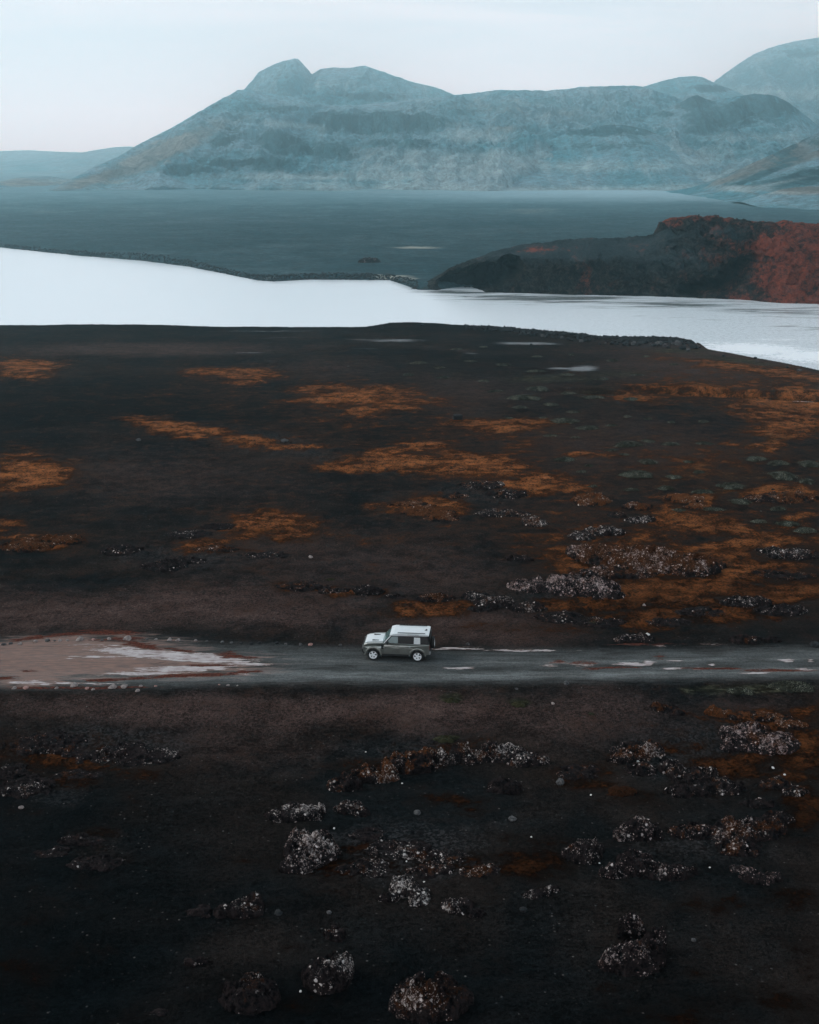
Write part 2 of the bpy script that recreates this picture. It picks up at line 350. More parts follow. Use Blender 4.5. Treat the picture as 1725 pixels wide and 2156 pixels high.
    mraw = k.add(A[0], mn); mm = k.step(mraw, 0.36, 0.60)
    mcol = k.mix(k.step(k.add(n_f, k.mul(k.add(n_mid, -.5), .8)), .3, .72), (0.022, 0.010, 0.0055), (0.29, 0.098, 0.032))
    mcol = k.mix(k.mul(k.step(k.noise(pos, 1.9, 3), .55, .75), .45), mcol, (0.085, 0.050, 0.020))
    mcol = k.scalecol(mcol, k.mul(A[1], k.mul(k.step(n_low, .34, .66, .45, 1.2), k.step(A[0], .2, 1.0, .55, 1.1))))
    base = k.mix(k.mul(k.step(mraw, .0, .45), .5), base, k.scalecol(k.mix(n_f, (0.020, 0.011, 0.008), (0.075, 0.034, 0.018)), A[1]))
    mcol = k.mix(k.step(mraw, .50, .95), k.scalecol(mcol, .55), mcol)
    base = k.mix(k.mul(mm, 0.96), base, mcol)
    gm = k.step(k.add(C[0], k.mul(mn, .7)), 0.42, 0.85)
    gcol = k.mix(k.step(k.noise(k.map(pos, (.5, 1.3, 1)), 1.3, 5, .75, .6), .46, .62), (0.013, 0.013, 0.008), (0.085, 0.088, 0.058))
    base = k.mix(k.mul(gm, 0.75), base, gcol)
    # road, mud flats
    rd = k.step(k.add(B[0], k.mul(k.add(n_s2, -.5), 0.5)), 0.30, 0.78)
    rcol = k.mix(k.step(n_s, .3, .7), (0.060, 0.060, 0.058), (0.130, 0.136, 0.136))
    rcol = k.scalecol(rcol, k.math('MAXIMUM', k.add(1.0, k.mul(grain, 0.35)), .4))
    rcol = k.scalecol(rcol, D[2])
    base = k.mix(rd, base, rcol)
    sn = k.mul(k.add(n_s, -.5), 2.1); sn2 = k.add(sn, k.mul(k.add(n_s2, -.5), 2.2))
    gate = k.step(B[2], .10, .40); rg = k.step(k.attr('gb').outputs['Alpha'], .10, .40)
    mu = k.mul(k.step(k.add(B[1], sn), 0.30, 0.80), k.step(B[1], .1, .4))
    mucol = k.mix(k.step(n_s2, .3, .7), (0.155, 0.118, 0.108), (0.30, 0.175, 0.140))
    base = k.mix(k.mul(mu, 0.85), base, mucol)
    halo = k.mul(gate, k.step(k.add(B[2], sn2), 0.47, 0.62))
    base = k.mix(k.mul(halo, 0.8), base, (0.21, 0.14, 0.115))
    wh = k.mul(gate, k.step(k.add(B[2], sn2), 0.60, 0.70))
    base = k.mix(wh, base, k.mix(k.step(k.add(k.mul(n_s2, .5), k.mul(n_mid, .5)), .38, .6), (0.27, 0.21, 0.20), (0.50, 0.45, 0.45)))
    redm = k.attr('gb').outputs['Alpha']
    rdm = k.mul(rg, k.step(k.add(redm, sn2), 0.55, 0.66))
    base = k.mix(rdm, base, k.mix(k.step(n_f, .3, .7), (0.030, 0.011, 0.009), (0.13, 0.042, 0.027)))
    k.put(b.inputs['Base Color'], base)
    k.put(b.inputs['Roughness'], k.math('SUBTRACT', 0.95, k.mul(k.mul(wh, 0.35), 1.0)))
    b.inputs['Specular IOR Level'].default_value = 0.015
    h = k.add(k.mul(n_f, 0.9), k.mul(n_vf, 0.25)); h = k.add(h, k.mul(k.mul(mm, n_mid), 1.0)); h = k.add(h, k.mul(pm, .4))
    smooth = k.step(k.add(rd, k.add(wh, mu)), 0, 1, 1.0, 0.3)
    h = k.mul(h, smooth)
    k.put(b.inputs['Normal'], k.bump(h, 0.9, 0.12))
    return m
GM = ground_material()

def ground_attrs(X, Y):
    u, v = uv_of(X, Y)
    far = sstep(-2, 3, Y - far_bank(X)).astype(float)
    rd = road_d(X, Y); rmask = np.clip(0.5 + rd/3.8, 0, 1)
    uw, vw = warp_uv(X, Y)
    moss = blobs(uw, vw, MOSS)*(1-far)*(1-rmask)
    bright = np.clip(1.0 - 0.40*sstep(1020, 1330, v) - 0.42*sstep(1440, 1700, v) - 0.06*sstep(1700, 2000, v), .1, 1)   # moss colour scaled down from the river towards the camera
    bright = bright*(1 - 0.35*blobs(u, v, [(1500,1280,350,60,1)]))
    brown = blobs(uw, vw, BROWN)*(1-far); green = blobs(u, v, GREEN)*(1-far); pale = blobs(u, v, PALE)*(1-far)
    white = blobs(u, v, WHITE); mud = blobs(u, v, MUD)*sstep(-1.5, 0.5, rd); red = blobs(u, v, RED); dark = blobs(uw, vw, ASH_VIGNETTE)*(1-far)
    rub = blobs(u, v, RUB)*(1-far)*(1-rmask)
    # crossing the road: pale used lanes, darker rims
    yf = np.interp(X, _rf[:, 0], _rf[:, 1]); yn = np.interp(X, _rn[:, 0], _rn[:, 1]); t = np.clip((Y-yn)/(yf-yn), 0, 1)
    lane = 0.66 + 0.55*np.exp(-((t-.22)/.10)**2) + 0.36*np.exp(-((t-.58)/.08)**2) - 0.22*sstep(.72, 1, t) - .1*np.exp(-((t-.42)/.06)**2)
    lane = lane + 0.10*fbm(X/14, Y/0.5, 3, 88)
    plain_pale = blobs(u, v, [(880,522,60,3,1),(760,600-22,60,3,.5),(820,582,60,5,1),(860,588,30,6,.8),(790,585,60,3,.9),(1120,445,120,9,.55),(100,447,80,2.5,.6),(600,401,300,5,.55),(830,404,220,4,.55),(500,408,200,3,.5),
        (540,584,70,3,.9),(580,588,50,3,.9),(420,565,60,2,.6),(480,577,40,2,.6),(1080,438,90,6,.4),(1690,400,60,5,.6)])*far
    far_mist = far*(np.clip((430-v)/60, 0, 1)*(.35+.65*sstep(500, 1100, u)))*.55 + far*blobs(u, v, [(1400,405,400,16,.4)])  # mist over the far plain, painted as a pale band
    plain_pale = np.clip(plain_pale, 0, 1.1)
    z = np.zeros_like(u)
    ga = np.stack([moss, bright, brown, far_mist], -1); gb = np.stack([rmask, mud, white, red], -1)
    gc = np.stack([green, pale, far, z+1], -1); gd = np.stack([dark, plain_pale, lane, rub], -1)
    return {'ga': ga, 'gb': gb, 'gc': gc, 'gd': gd}

vs = np.concatenate([np.arange(2330, 900, -2.2), np.arange(900, 420, -1.6), np.arange(420, 345, -2.5)])
Yr_ = np.array([ground_pt(CX, v_)[1] for v_ in vs])
Yr_ = np.concatenate([[-300, -100, -20, 10, 20], Yr_, [4150, 4250]])
Yr_ = np.unique(Yr_)
us = np.arange(-240, 1968, 2.5)
dep = np.maximum(depth_at(0, Yr_), 30.0)
side = np.array([-4000, -2400, -1500, -900, -500])
ucol = np.concatenate([side, us, CX*2 - side[::-1]])
GX = ((ucol[None, :] - CX)/F)*dep[:, None]; GY = np.repeat(Yr_[:, None], len(ucol), 1)
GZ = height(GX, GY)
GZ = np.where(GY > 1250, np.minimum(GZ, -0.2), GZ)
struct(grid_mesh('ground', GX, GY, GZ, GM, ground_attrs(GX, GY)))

# the road: its own sheet, 10 mm above the ground
rx = np.arange(-75, 75, 0.09); rt = np.linspace(-0.03, 1.03, 70)
yn = np.interp(rx, _rn[:, 0], _rn[:, 1]); yf = np.interp(rx, _rf[:, 0], _rf[:, 1])
RX = np.repeat(rx[None, :], len(rt), 0); RY = yn[None, :] + (yf-yn)[None, :]*rt[:, None]
RZ = height(RX, RY) + 0.012 - 0.006*(np.exp(-((rt[:, None]-.24)/.05)**2) + np.exp(-((rt[:, None]-.60)/.05)**2))
struct(grid_mesh('road', RX, RY, RZ, GM, ground_attrs(RX, RY)))

# ------------------------------------------------------------------ river
def water_material():
    m, k, b, pos = new_mat('glacial_water')
    a = k.sep(k.attr('wa').outputs['Color'])
    mp = k.map(pos, (0.35, 1.0, 1.0))
    n1 = k.noise(mp, 0.9, 5, 0.6, 0.4); n2 = k.noise(mp, 3.0, 4, 0.65, 0.3); n3 = k.noise(k.map(pos, (0.12, 0.8, 1)), 0.5, 5, 0.6, .8)
    foam = k.step(k.add(a[0], k.mul(k.add(k.add(n2, k.mul(n1, .6)), -0.8), 1.5)), 0.45, 0.8)
    cliff_refl = k.step(k.add(a[2], k.mul(k.add(n3, -.5), 1.6)), 0.35, 0.75)
    c = k.mix(cliff_refl, (0.86, 0.92, 0.96), (0.12, 0.13, 0.125))  # dark reflection of the cliff painted into the water colour
    rp = k.mul(k.step(n2, .50, .66), a[1]); c = k.mix(k.mul(rp, .75), c, (0.34, 0.38, 0.42))  # grey shading of the ripples painted into the colour
    c = k.mix(foam, c, (0.97, 0.98, 1.0))
    k.put(b.inputs['Base Color'], c)
    b.inputs['IOR'].default_value = 2.0; b.inputs['Specular IOR Level'].default_value = 0.8
    k.put(b.inputs['Roughness'], k.math('MAXIMUM', k.mul(foam, 0.6), 0.22))
    rip = k.mul(k.add(n2, k.mul(n1, 1.2)), a[1])
    k.put(b.inputs['Normal'], k.bump(rip, 0.8, 0.25))
    return m
us2 = np.linspace(-1100, 2750, 360); vs2 = np.linspace(960, 470, 220)
WY = np.array([ground_pt(CX, q, WATER)[1] for q in vs2]); WX = (us2[None, :]-CX)/F*depth_at(0, WY)[:, None]; WY = np.repeat(WY[:, None], len(us2), 1)
uu, vv = uv_of(WX, WY, WATER)
foam = blobs(uu, vv, [(1590,735,130,14,1.0,.05),(1700,750,120,16,.9,.05),(1500,738,50,8,.9),(1640,715,120,6,.5)])
rip = 0.10 + 0.55*sstep(900, 1300, uu)*sstep(610, 700, vv) + 0.5*sstep(1350, 1600, uu) + .35*sstep(900, 1000, uu)*sstep(660, 625, vv)
cliff_refl = blobs(uu, vv, [(1150,630,220,11,.75,.01),(1400,640,260,12,.65,.02),(1650,655,200,14,.6,.03),(960,615,100,5,.8,.03),(1720,690,120,10,.5),(1500,670,200,5,.45,.03)])  # where the painted cliff reflection lies
z = np.zeros_like(uu)
struct(grid_mesh('river_water', WX, WY, z + WATER, water_material(), {'wa': np.stack([foam, rip, cliff_refl, z+1], -1)}))

# ------------------------------------------------------------------ mountains
def mountain_material():
    m, k, b, pos = new_mat('mountain_rock')
    A = k.sep(k.attr('ma').outputs['Color'])
    n1 = k.noise(pos, 0.006, 7, 0.62, 0.6); n2 = k.noise(pos, 0.03, 8, 0.72, 0.3); n3 = k.noise(pos, 0.11, 8, 0.8)
    geo = k.n.new('ShaderNodeNewGeometry'); sx = k.n.new('ShaderNodeSeparateXYZ'); k.l.new(geo.outputs['Normal'], sx.inputs[0])
    steep = k.step(sx.outputs[2], 0.94, 0.72)
    st = k.noise(k.map(pos, (1.0, 0.08, 0.13)), 0.050, 8, 0.74, 0.45)         # gullies and rock ribs running down the slope
    c = k.mix(k.step(n1, .36, .64), (0.200, 0.540, 0.640), (0.460, 0.680, 0.780))  # blue of the distant haze mixed into the rock colour
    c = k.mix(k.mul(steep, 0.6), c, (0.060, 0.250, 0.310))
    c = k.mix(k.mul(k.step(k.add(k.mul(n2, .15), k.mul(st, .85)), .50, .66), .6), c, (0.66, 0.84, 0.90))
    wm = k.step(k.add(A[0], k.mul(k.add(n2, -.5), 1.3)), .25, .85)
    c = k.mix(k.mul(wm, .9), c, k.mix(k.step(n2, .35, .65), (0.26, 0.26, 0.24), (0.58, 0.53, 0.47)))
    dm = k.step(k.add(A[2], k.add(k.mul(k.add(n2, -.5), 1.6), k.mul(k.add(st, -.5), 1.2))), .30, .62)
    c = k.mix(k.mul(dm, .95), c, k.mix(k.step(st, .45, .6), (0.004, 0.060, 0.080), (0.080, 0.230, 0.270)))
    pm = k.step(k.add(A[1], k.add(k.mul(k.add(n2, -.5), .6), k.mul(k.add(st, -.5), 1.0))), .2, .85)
    c = k.mix(k.mul(pm, .85), c, (0.74, 0.92, 0.95))  # pale scree, and mist on the slopes painted as the same tone
    crk = k.step(k.math('ABSOLUTE', k.add(k.noise(pos, 0.05, 8, .7, .8), -.5)), 0.0, 0.035, .70, 1.0)
    c = k.scalecol(c, k.mul(crk, k.step(k.add(n3, k.mul(n2, .5)), .55, .95, .65, 1.25)))
    k.put(b.inputs['Base Color'], c); b.inputs['Roughness'].default_value = 0.95; b.inputs['Specular IOR Level'].default_value = 0.1
    k.put(b.inputs['Normal'], k.bump(k.add(k.add(n3, k.mul(n2, 1.6)), k.mul(st, 1.6)), 1.0, 14.0))
    return m
MM = mountain_material()
def mountain(prof, Yf, Yr, amp, seed, nx=420, ny=200, warm=(), pale=(), dark=(), shape=1.25, basez=-1.5, cliffs=0.0, back=0.6, name='mountain', small=1.0, foot=0.9, calmx=None):
    P = np.array([at_y(u, v, Yr) for u, v in prof]); x = np.linspace(P[0, 0], P[-1, 0], nx)
    Zr = np.interp(x, P[:, 0], P[:, 1])
    t = np.concatenate([np.linspace(0, 1, ny), 1 + np.linspace(0.03, back, 30)])
    X = np.repeat(x[None, :], len(t), 0); T = np.repeat(t[:, None], nx, 1)
    Yfw = Yf + 0.16*(Yr-Yf)*fbm(x/160, x*0+seed, 5, seed+5)
    Y = Yfw[None, :] + (Yr - Yfw)[None, :]*T
    Tw = np.clip(T + 0.10*fbm(X/260, Y/260, 3, seed+7)*np.sin(np.pi*np.clip(T, 0, 1)), 0, 2)
    s = np.where(T <= 1, 0.22*Tw + 0.78*np.clip(Tw, 0, 1)**shape, 1 - (T-1)/back*1.02)
    body = np.sin(np.pi*np.clip(T, 0, 1))**0.6
    rel = (Zr[None, :] - basez)
    Z = basez + rel*s
    sc = np.clip(rel/120, .12, 1.3)
    g = ridged(X/140 + .6*fbm(X/300, Y/300, 2, seed+1), Y/380, 6, seed+2) - .5
    calm = 1 - .72*np.exp(-((X - calmx)/260.0)**2) if calmx is not None else 1.0
    body = body*calm
    Z = Z + amp*sc*body*g*46 + amp*sc*body*22*(ridged(X/420+seed, Y/700, 3, seed+21)-.5)
    Z = Z + amp*sc*(0.08*small + 0.92*body)*(fbm(X/45, Y/60, 5, seed+3, .62)*18)
    Z = Z + small*sc*(1.6*fbm(X/14, Y/14, 3, seed+9, .6))
    u, v = uv_of(X, Y, Z)
    dk = blobs(u, v, dark) if dark else np.zeros_like(u)
    if cliffs:
        c = sstep(.3, .8, dk); Z = Z + c*body*cliffs*(ridged(X/22, Y/120, 4, seed+11) - .35)*9
    # no spur in front may rise above the measured skyline
    pu = np.array([q[0] for q in prof], float); pv = np.array([q[1] for q in prof], float)
    for _ in range(2):
        u, v = uv_of(X, Y, Z); lim = np.interp(u, pu, pv) + .4 + 3*np.clip(1-T, 0, 1)
        Z = Z - np.clip(lim-v, 0, None)*depth_at(X, Y, Z)/F*1.02*(T < .995)
    # keep the foot buried
    Z = np.where(T < 0.02, basez-1, Z)
    wa = blobs(u, v, warm) if warm else np.zeros_like(u); pa = blobs(u, v, pale) if pale else np.zeros_like(u)
    if foot: pa = np.maximum(pa, foot*np.exp(-(np.clip(T, 0, 1)/.14)**2)*sstep(350, 800, u))  # mist along the mountain foot, painted pale
    return struct(grid_mesh(name, X, Y, Z, MM, {'ma': np.stack([wa, pa, dk, np.ones_like(u)], -1)}))

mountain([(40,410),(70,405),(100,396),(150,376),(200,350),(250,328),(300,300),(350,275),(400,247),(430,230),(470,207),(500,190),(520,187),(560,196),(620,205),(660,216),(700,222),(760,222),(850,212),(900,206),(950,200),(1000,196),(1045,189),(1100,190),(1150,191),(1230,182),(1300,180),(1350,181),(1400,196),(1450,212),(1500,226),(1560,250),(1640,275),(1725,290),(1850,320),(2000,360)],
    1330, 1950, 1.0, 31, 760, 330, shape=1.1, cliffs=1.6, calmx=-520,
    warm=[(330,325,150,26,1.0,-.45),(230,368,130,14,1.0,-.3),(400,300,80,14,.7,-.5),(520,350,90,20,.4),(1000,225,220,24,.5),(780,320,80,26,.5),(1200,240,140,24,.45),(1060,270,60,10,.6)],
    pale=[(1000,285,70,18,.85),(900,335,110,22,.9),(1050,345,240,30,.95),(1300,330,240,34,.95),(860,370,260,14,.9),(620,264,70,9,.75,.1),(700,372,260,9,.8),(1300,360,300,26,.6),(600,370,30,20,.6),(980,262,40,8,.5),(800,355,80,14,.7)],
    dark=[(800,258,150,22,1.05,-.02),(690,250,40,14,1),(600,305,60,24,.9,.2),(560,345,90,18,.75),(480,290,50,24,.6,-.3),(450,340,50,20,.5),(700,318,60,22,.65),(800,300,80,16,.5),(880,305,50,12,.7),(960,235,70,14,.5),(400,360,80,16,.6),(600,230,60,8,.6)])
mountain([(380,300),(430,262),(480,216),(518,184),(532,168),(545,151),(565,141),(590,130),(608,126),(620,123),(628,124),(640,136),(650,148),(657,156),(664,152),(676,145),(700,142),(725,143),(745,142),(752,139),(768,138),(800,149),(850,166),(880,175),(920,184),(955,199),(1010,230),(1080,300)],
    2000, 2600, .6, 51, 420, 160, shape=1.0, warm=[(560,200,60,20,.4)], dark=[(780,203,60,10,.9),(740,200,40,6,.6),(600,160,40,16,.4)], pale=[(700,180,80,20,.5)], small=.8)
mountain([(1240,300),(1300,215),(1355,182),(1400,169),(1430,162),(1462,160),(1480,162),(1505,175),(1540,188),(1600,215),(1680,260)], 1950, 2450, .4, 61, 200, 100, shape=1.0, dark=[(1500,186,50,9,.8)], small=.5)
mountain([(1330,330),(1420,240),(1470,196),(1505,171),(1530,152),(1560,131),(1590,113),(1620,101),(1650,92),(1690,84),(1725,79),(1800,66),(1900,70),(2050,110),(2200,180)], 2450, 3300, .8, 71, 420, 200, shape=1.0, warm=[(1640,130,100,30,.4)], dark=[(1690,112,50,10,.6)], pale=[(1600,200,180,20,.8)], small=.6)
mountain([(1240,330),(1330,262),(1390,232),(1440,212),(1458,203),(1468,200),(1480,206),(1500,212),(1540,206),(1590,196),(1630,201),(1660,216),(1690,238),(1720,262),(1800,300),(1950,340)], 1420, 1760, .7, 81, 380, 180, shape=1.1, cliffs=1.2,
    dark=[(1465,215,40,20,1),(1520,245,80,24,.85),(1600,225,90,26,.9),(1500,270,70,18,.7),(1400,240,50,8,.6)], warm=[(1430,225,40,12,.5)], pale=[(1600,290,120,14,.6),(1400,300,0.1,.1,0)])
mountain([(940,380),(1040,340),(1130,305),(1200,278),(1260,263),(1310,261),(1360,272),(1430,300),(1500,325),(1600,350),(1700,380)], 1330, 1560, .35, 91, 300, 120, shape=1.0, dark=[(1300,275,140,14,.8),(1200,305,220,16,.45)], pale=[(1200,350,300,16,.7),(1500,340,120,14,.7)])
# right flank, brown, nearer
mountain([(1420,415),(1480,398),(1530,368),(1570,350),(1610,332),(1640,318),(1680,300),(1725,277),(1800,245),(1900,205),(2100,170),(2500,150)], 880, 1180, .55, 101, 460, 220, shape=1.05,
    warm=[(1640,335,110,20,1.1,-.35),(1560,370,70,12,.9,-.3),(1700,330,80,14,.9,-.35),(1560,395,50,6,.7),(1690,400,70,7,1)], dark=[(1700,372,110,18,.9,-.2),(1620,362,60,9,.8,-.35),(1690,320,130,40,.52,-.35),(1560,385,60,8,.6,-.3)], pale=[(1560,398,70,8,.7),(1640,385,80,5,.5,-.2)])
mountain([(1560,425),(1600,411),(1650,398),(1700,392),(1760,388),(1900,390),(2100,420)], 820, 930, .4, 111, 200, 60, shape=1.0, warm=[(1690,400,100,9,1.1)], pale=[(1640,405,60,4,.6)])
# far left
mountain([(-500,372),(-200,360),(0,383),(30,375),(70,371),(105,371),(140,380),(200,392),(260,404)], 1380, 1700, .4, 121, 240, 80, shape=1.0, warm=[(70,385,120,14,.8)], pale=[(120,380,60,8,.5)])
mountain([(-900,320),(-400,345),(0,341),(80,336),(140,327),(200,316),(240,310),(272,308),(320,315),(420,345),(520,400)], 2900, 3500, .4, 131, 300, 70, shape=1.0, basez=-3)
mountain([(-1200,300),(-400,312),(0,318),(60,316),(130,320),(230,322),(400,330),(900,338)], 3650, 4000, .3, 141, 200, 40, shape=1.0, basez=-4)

# ------------------------------------------------------------------ the lava cliff across the river
def cliff_material():
    m, k, b, pos = new_mat('cliff_rock')
    A = k.sep(k.attr('ca').outputs['Color'])
    n1 = k.noise(pos, 0.12, 6, 0.65, .5); n2 = k.noise(pos, 0.7, 6, 0.7, .3); n3 = k.noise(pos, 3.0, 5, 0.75)
    dark = k.mix(k.step(n2, .32, .68), (0.006, 0.009, 0.010), (0.060, 0.054, 0.048))
    ashs = k.mix(k.step(n1, .3, .7), (0.020, 0.032, 0.037), (0.042, 0.060, 0.066))
    am = k.step(k.add(A[1], k.mul(k.add(n2, -.5), .8)), .3, .8)
    c = k.mix(k.mul(am, .9), dark, ashs)
    red = k.mix(k.step(k.add(k.mul(n1, .5), k.mul(n2, .6)), .42, .62), (0.040, 0.015, 0.012), (0.27, 0.062, 0.034))
    rm = k.step(k.add(A[0], k.mul(k.add(k.mul(n1, .6), k.mul(n2, .55)), 2.4)), 1.5, 2.1)
    c = k.mix(k.mul(rm, .95), c, red)
    rb = k.step(A[2], .3, .7); c = k.mix(k.mul(rb, .8), c, (0.30, 0.085, 0.05))
    sp = k.step(k.noise(pos, 1.6, 5, .8), .66, .74); c = k.mix(k.mul(sp, .25), c, (0.14, 0.13, 0.12))
    crk = k.step(k.math('ABSOLUTE', k.add(k.noise(pos, 0.33, 8, .72, .9), -.5)), 0.0, 0.05, .22, 1.0)
    crk2 = k.step(k.math('ABSOLUTE', k.add(k.noise(pos, 0.8, 6, .7, .9), -.5)), 0.0, 0.04, .5, 1.0)
    cm_ = k.math('MAXIMUM', k.mul(am, .8), k.mul(crk, crk2))
    c = k.scalecol(c, k.mul(k.math('MAXIMUM', cm_, k.mul(rm, .75)), k.step(n3, .3, .7, .6, 1.4)))
    c = k.mix(k.attr('ca').outputs['Alpha'], c, (0.0008, 0.0014, 0.0018))  # cave shade painted near black inside the recesses
    k.put(b.inputs['Base Color'], c); b.inputs['Roughness'].default_value = .95; b.inputs['Specular IOR Level'].default_value = .03
    h = k.add(k.mul(n3, .5), k.mul(n2, 1.6))
    hb = k.mul(h, k.step(am, 0, 1, 1.0, .35))
    k.put(b.inputs['Normal'], k.bump(hb, 1.0, .8))
    return m
cu = np.linspace(866, 2350, 900); ct = np.concatenate([np.linspace(0, 1, 210), 1+np.linspace(.03, .9, 24)])
vtop = interp(cu, [(866,608),(880,601),(900,592),(950,563),(1000,543),(1040,529),(1100,515),(1200,504),(1330,500),(1360,497),(1376,491),(1383,476),(1390,466),(1410,461),(1450,454),(1490,455),(1530,457),(1550,463),(1580,466),(1640,466),(1725,471),(1800,455),(1950,440),(2350,430)])
vbase = interp(cu, [(866,610),(880,609),(1000,615),(1200,620),(1400,625),(1560,631),(1640,638),(1725,641),(2000,655),(2350,665)])
bx_, by_ = ground_pt(cu, vbase, WATER)
dpt = interp(cu, [(866,2),(900,6),(1000,14),(1200,26),(1380,30),(1500,34),(1725,46),(2350,60)])
cx_, cz_ = at_y(cu, vtop, by_ + dpt)
T = np.repeat(ct[:, None], len(cu), 1); U = np.repeat(cu[None, :], len(ct), 0)
hh = (cz_ - WATER)[None, :]
tt = np.clip(T, 0, 1)
Zc = WATER - 0.5 + (hh+.5)*np.where(T <= 1, 1-(1-tt)**1.7, 1-(T-1)*1.15)
Yc = by_[None, :] + dpt[None, :]*np.where(T <= 1, tt**1.5, T)
Xc = bx_[None, :] + (cx_-bx_)[None, :]*tt
win = sstep(0, .08, T)*1.0; body = np.sin(np.pi*tt)**.5
sc = np.clip(hh/14, .1, 1.2)
w1, i1 = worley(Xc/3.2, Zc/2.2 + .3*fbm(Xc/4, Zc/4, 2, 3), 12)
w2, i2 = worley(Xc/1.1, Zc/0.9 + Yc/3, 13)
redz = blobs(U, vbase[None, :] + (vtop-vbase)[None, :]*tt, [(1720,560,150,80,1)])
rough = (1-.6*redz)*1.7*sc*(1-.8*sstep(.2, .6, blobs(U, vbase[None, :] + (vtop-vbase)[None, :]*tt, [(1200,535,220,28,1),(1080,540,80,14,.8),(1350,560,80,20,.6)])))
push = -(2.6*fbm(Xc/12, Zc/8, 4, 5) + 1.3*ridged(Xc/5, Zc/5, 4, 6) - .6 + .9*(i1-.5)*sstep(.75, .3, w1) + .45*(i2-.5))*rough*body
V = vbase[None, :] + (vtop-vbase)[None, :]*tt
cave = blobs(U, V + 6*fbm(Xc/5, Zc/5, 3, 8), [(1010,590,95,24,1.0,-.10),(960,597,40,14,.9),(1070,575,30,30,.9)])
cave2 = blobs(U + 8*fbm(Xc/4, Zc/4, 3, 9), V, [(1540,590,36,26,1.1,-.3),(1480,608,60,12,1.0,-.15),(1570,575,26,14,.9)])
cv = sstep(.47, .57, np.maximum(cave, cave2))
push = push*1.25 + cv*np.minimum(14.0, 1.1*dpt)[None, :]
Yc = Yc + push
cap = blobs(U, V, [(1460,470,100,14,1)]); Yc = Yc - 2.4*sstep(.4, .6, cap)*body
ledge = (ridged(Xc/7, Zc/2.4 + .5*fbm(Xc/5, Zc/5, 3, 18), 4, 19) - .5)*2.2 + (i1-.5)*1.2*sstep(.75, .3, w1)
Zc = Zc + ledge*rough*body*.9 + (.55*fbm(Xc/3, Yc/3, 4, 17) + .5*(ridged(Xc/4, Yc/4, 3, 20)-.5))*sc*sstep(.5, .9, T)*sstep(1.9, 1.2, T)
Xc = Xc + 1.3*fbm(Xc/3, Zc/2, 3, 22)*rough*body
redm = blobs(U, V, [(1700,560,130,80,1.0),(1640,590,70,60,.8),(1560,625,60,16,.5),(1470,462,110,8,1.0),(1620,470,90,6,.9),(1700,500,80,40,.9),(1540,535,60,18,.45),(1230,595,14,16,.45),(1130,540,40,6,.4),(1460,480,70,10,.6)])
ashm = blobs(U, V, [(1200,540,260,34,1),(1060,535,80,12,.9),(1400,570,130,26,.8),(1500,520,90,18,.8),(1600,500,60,16,.4),(1290,520,200,22,1)])*(1-cv)
strip = blobs(U, V, [(1580,572,12,14,1),(1590,600,6,10,.0)])
struct(grid_mesh('cliff', Xc, Yc, Zc, cliff_material(), {'ca': np.stack([redm, ashm, strip, cv*.9], -1)}))

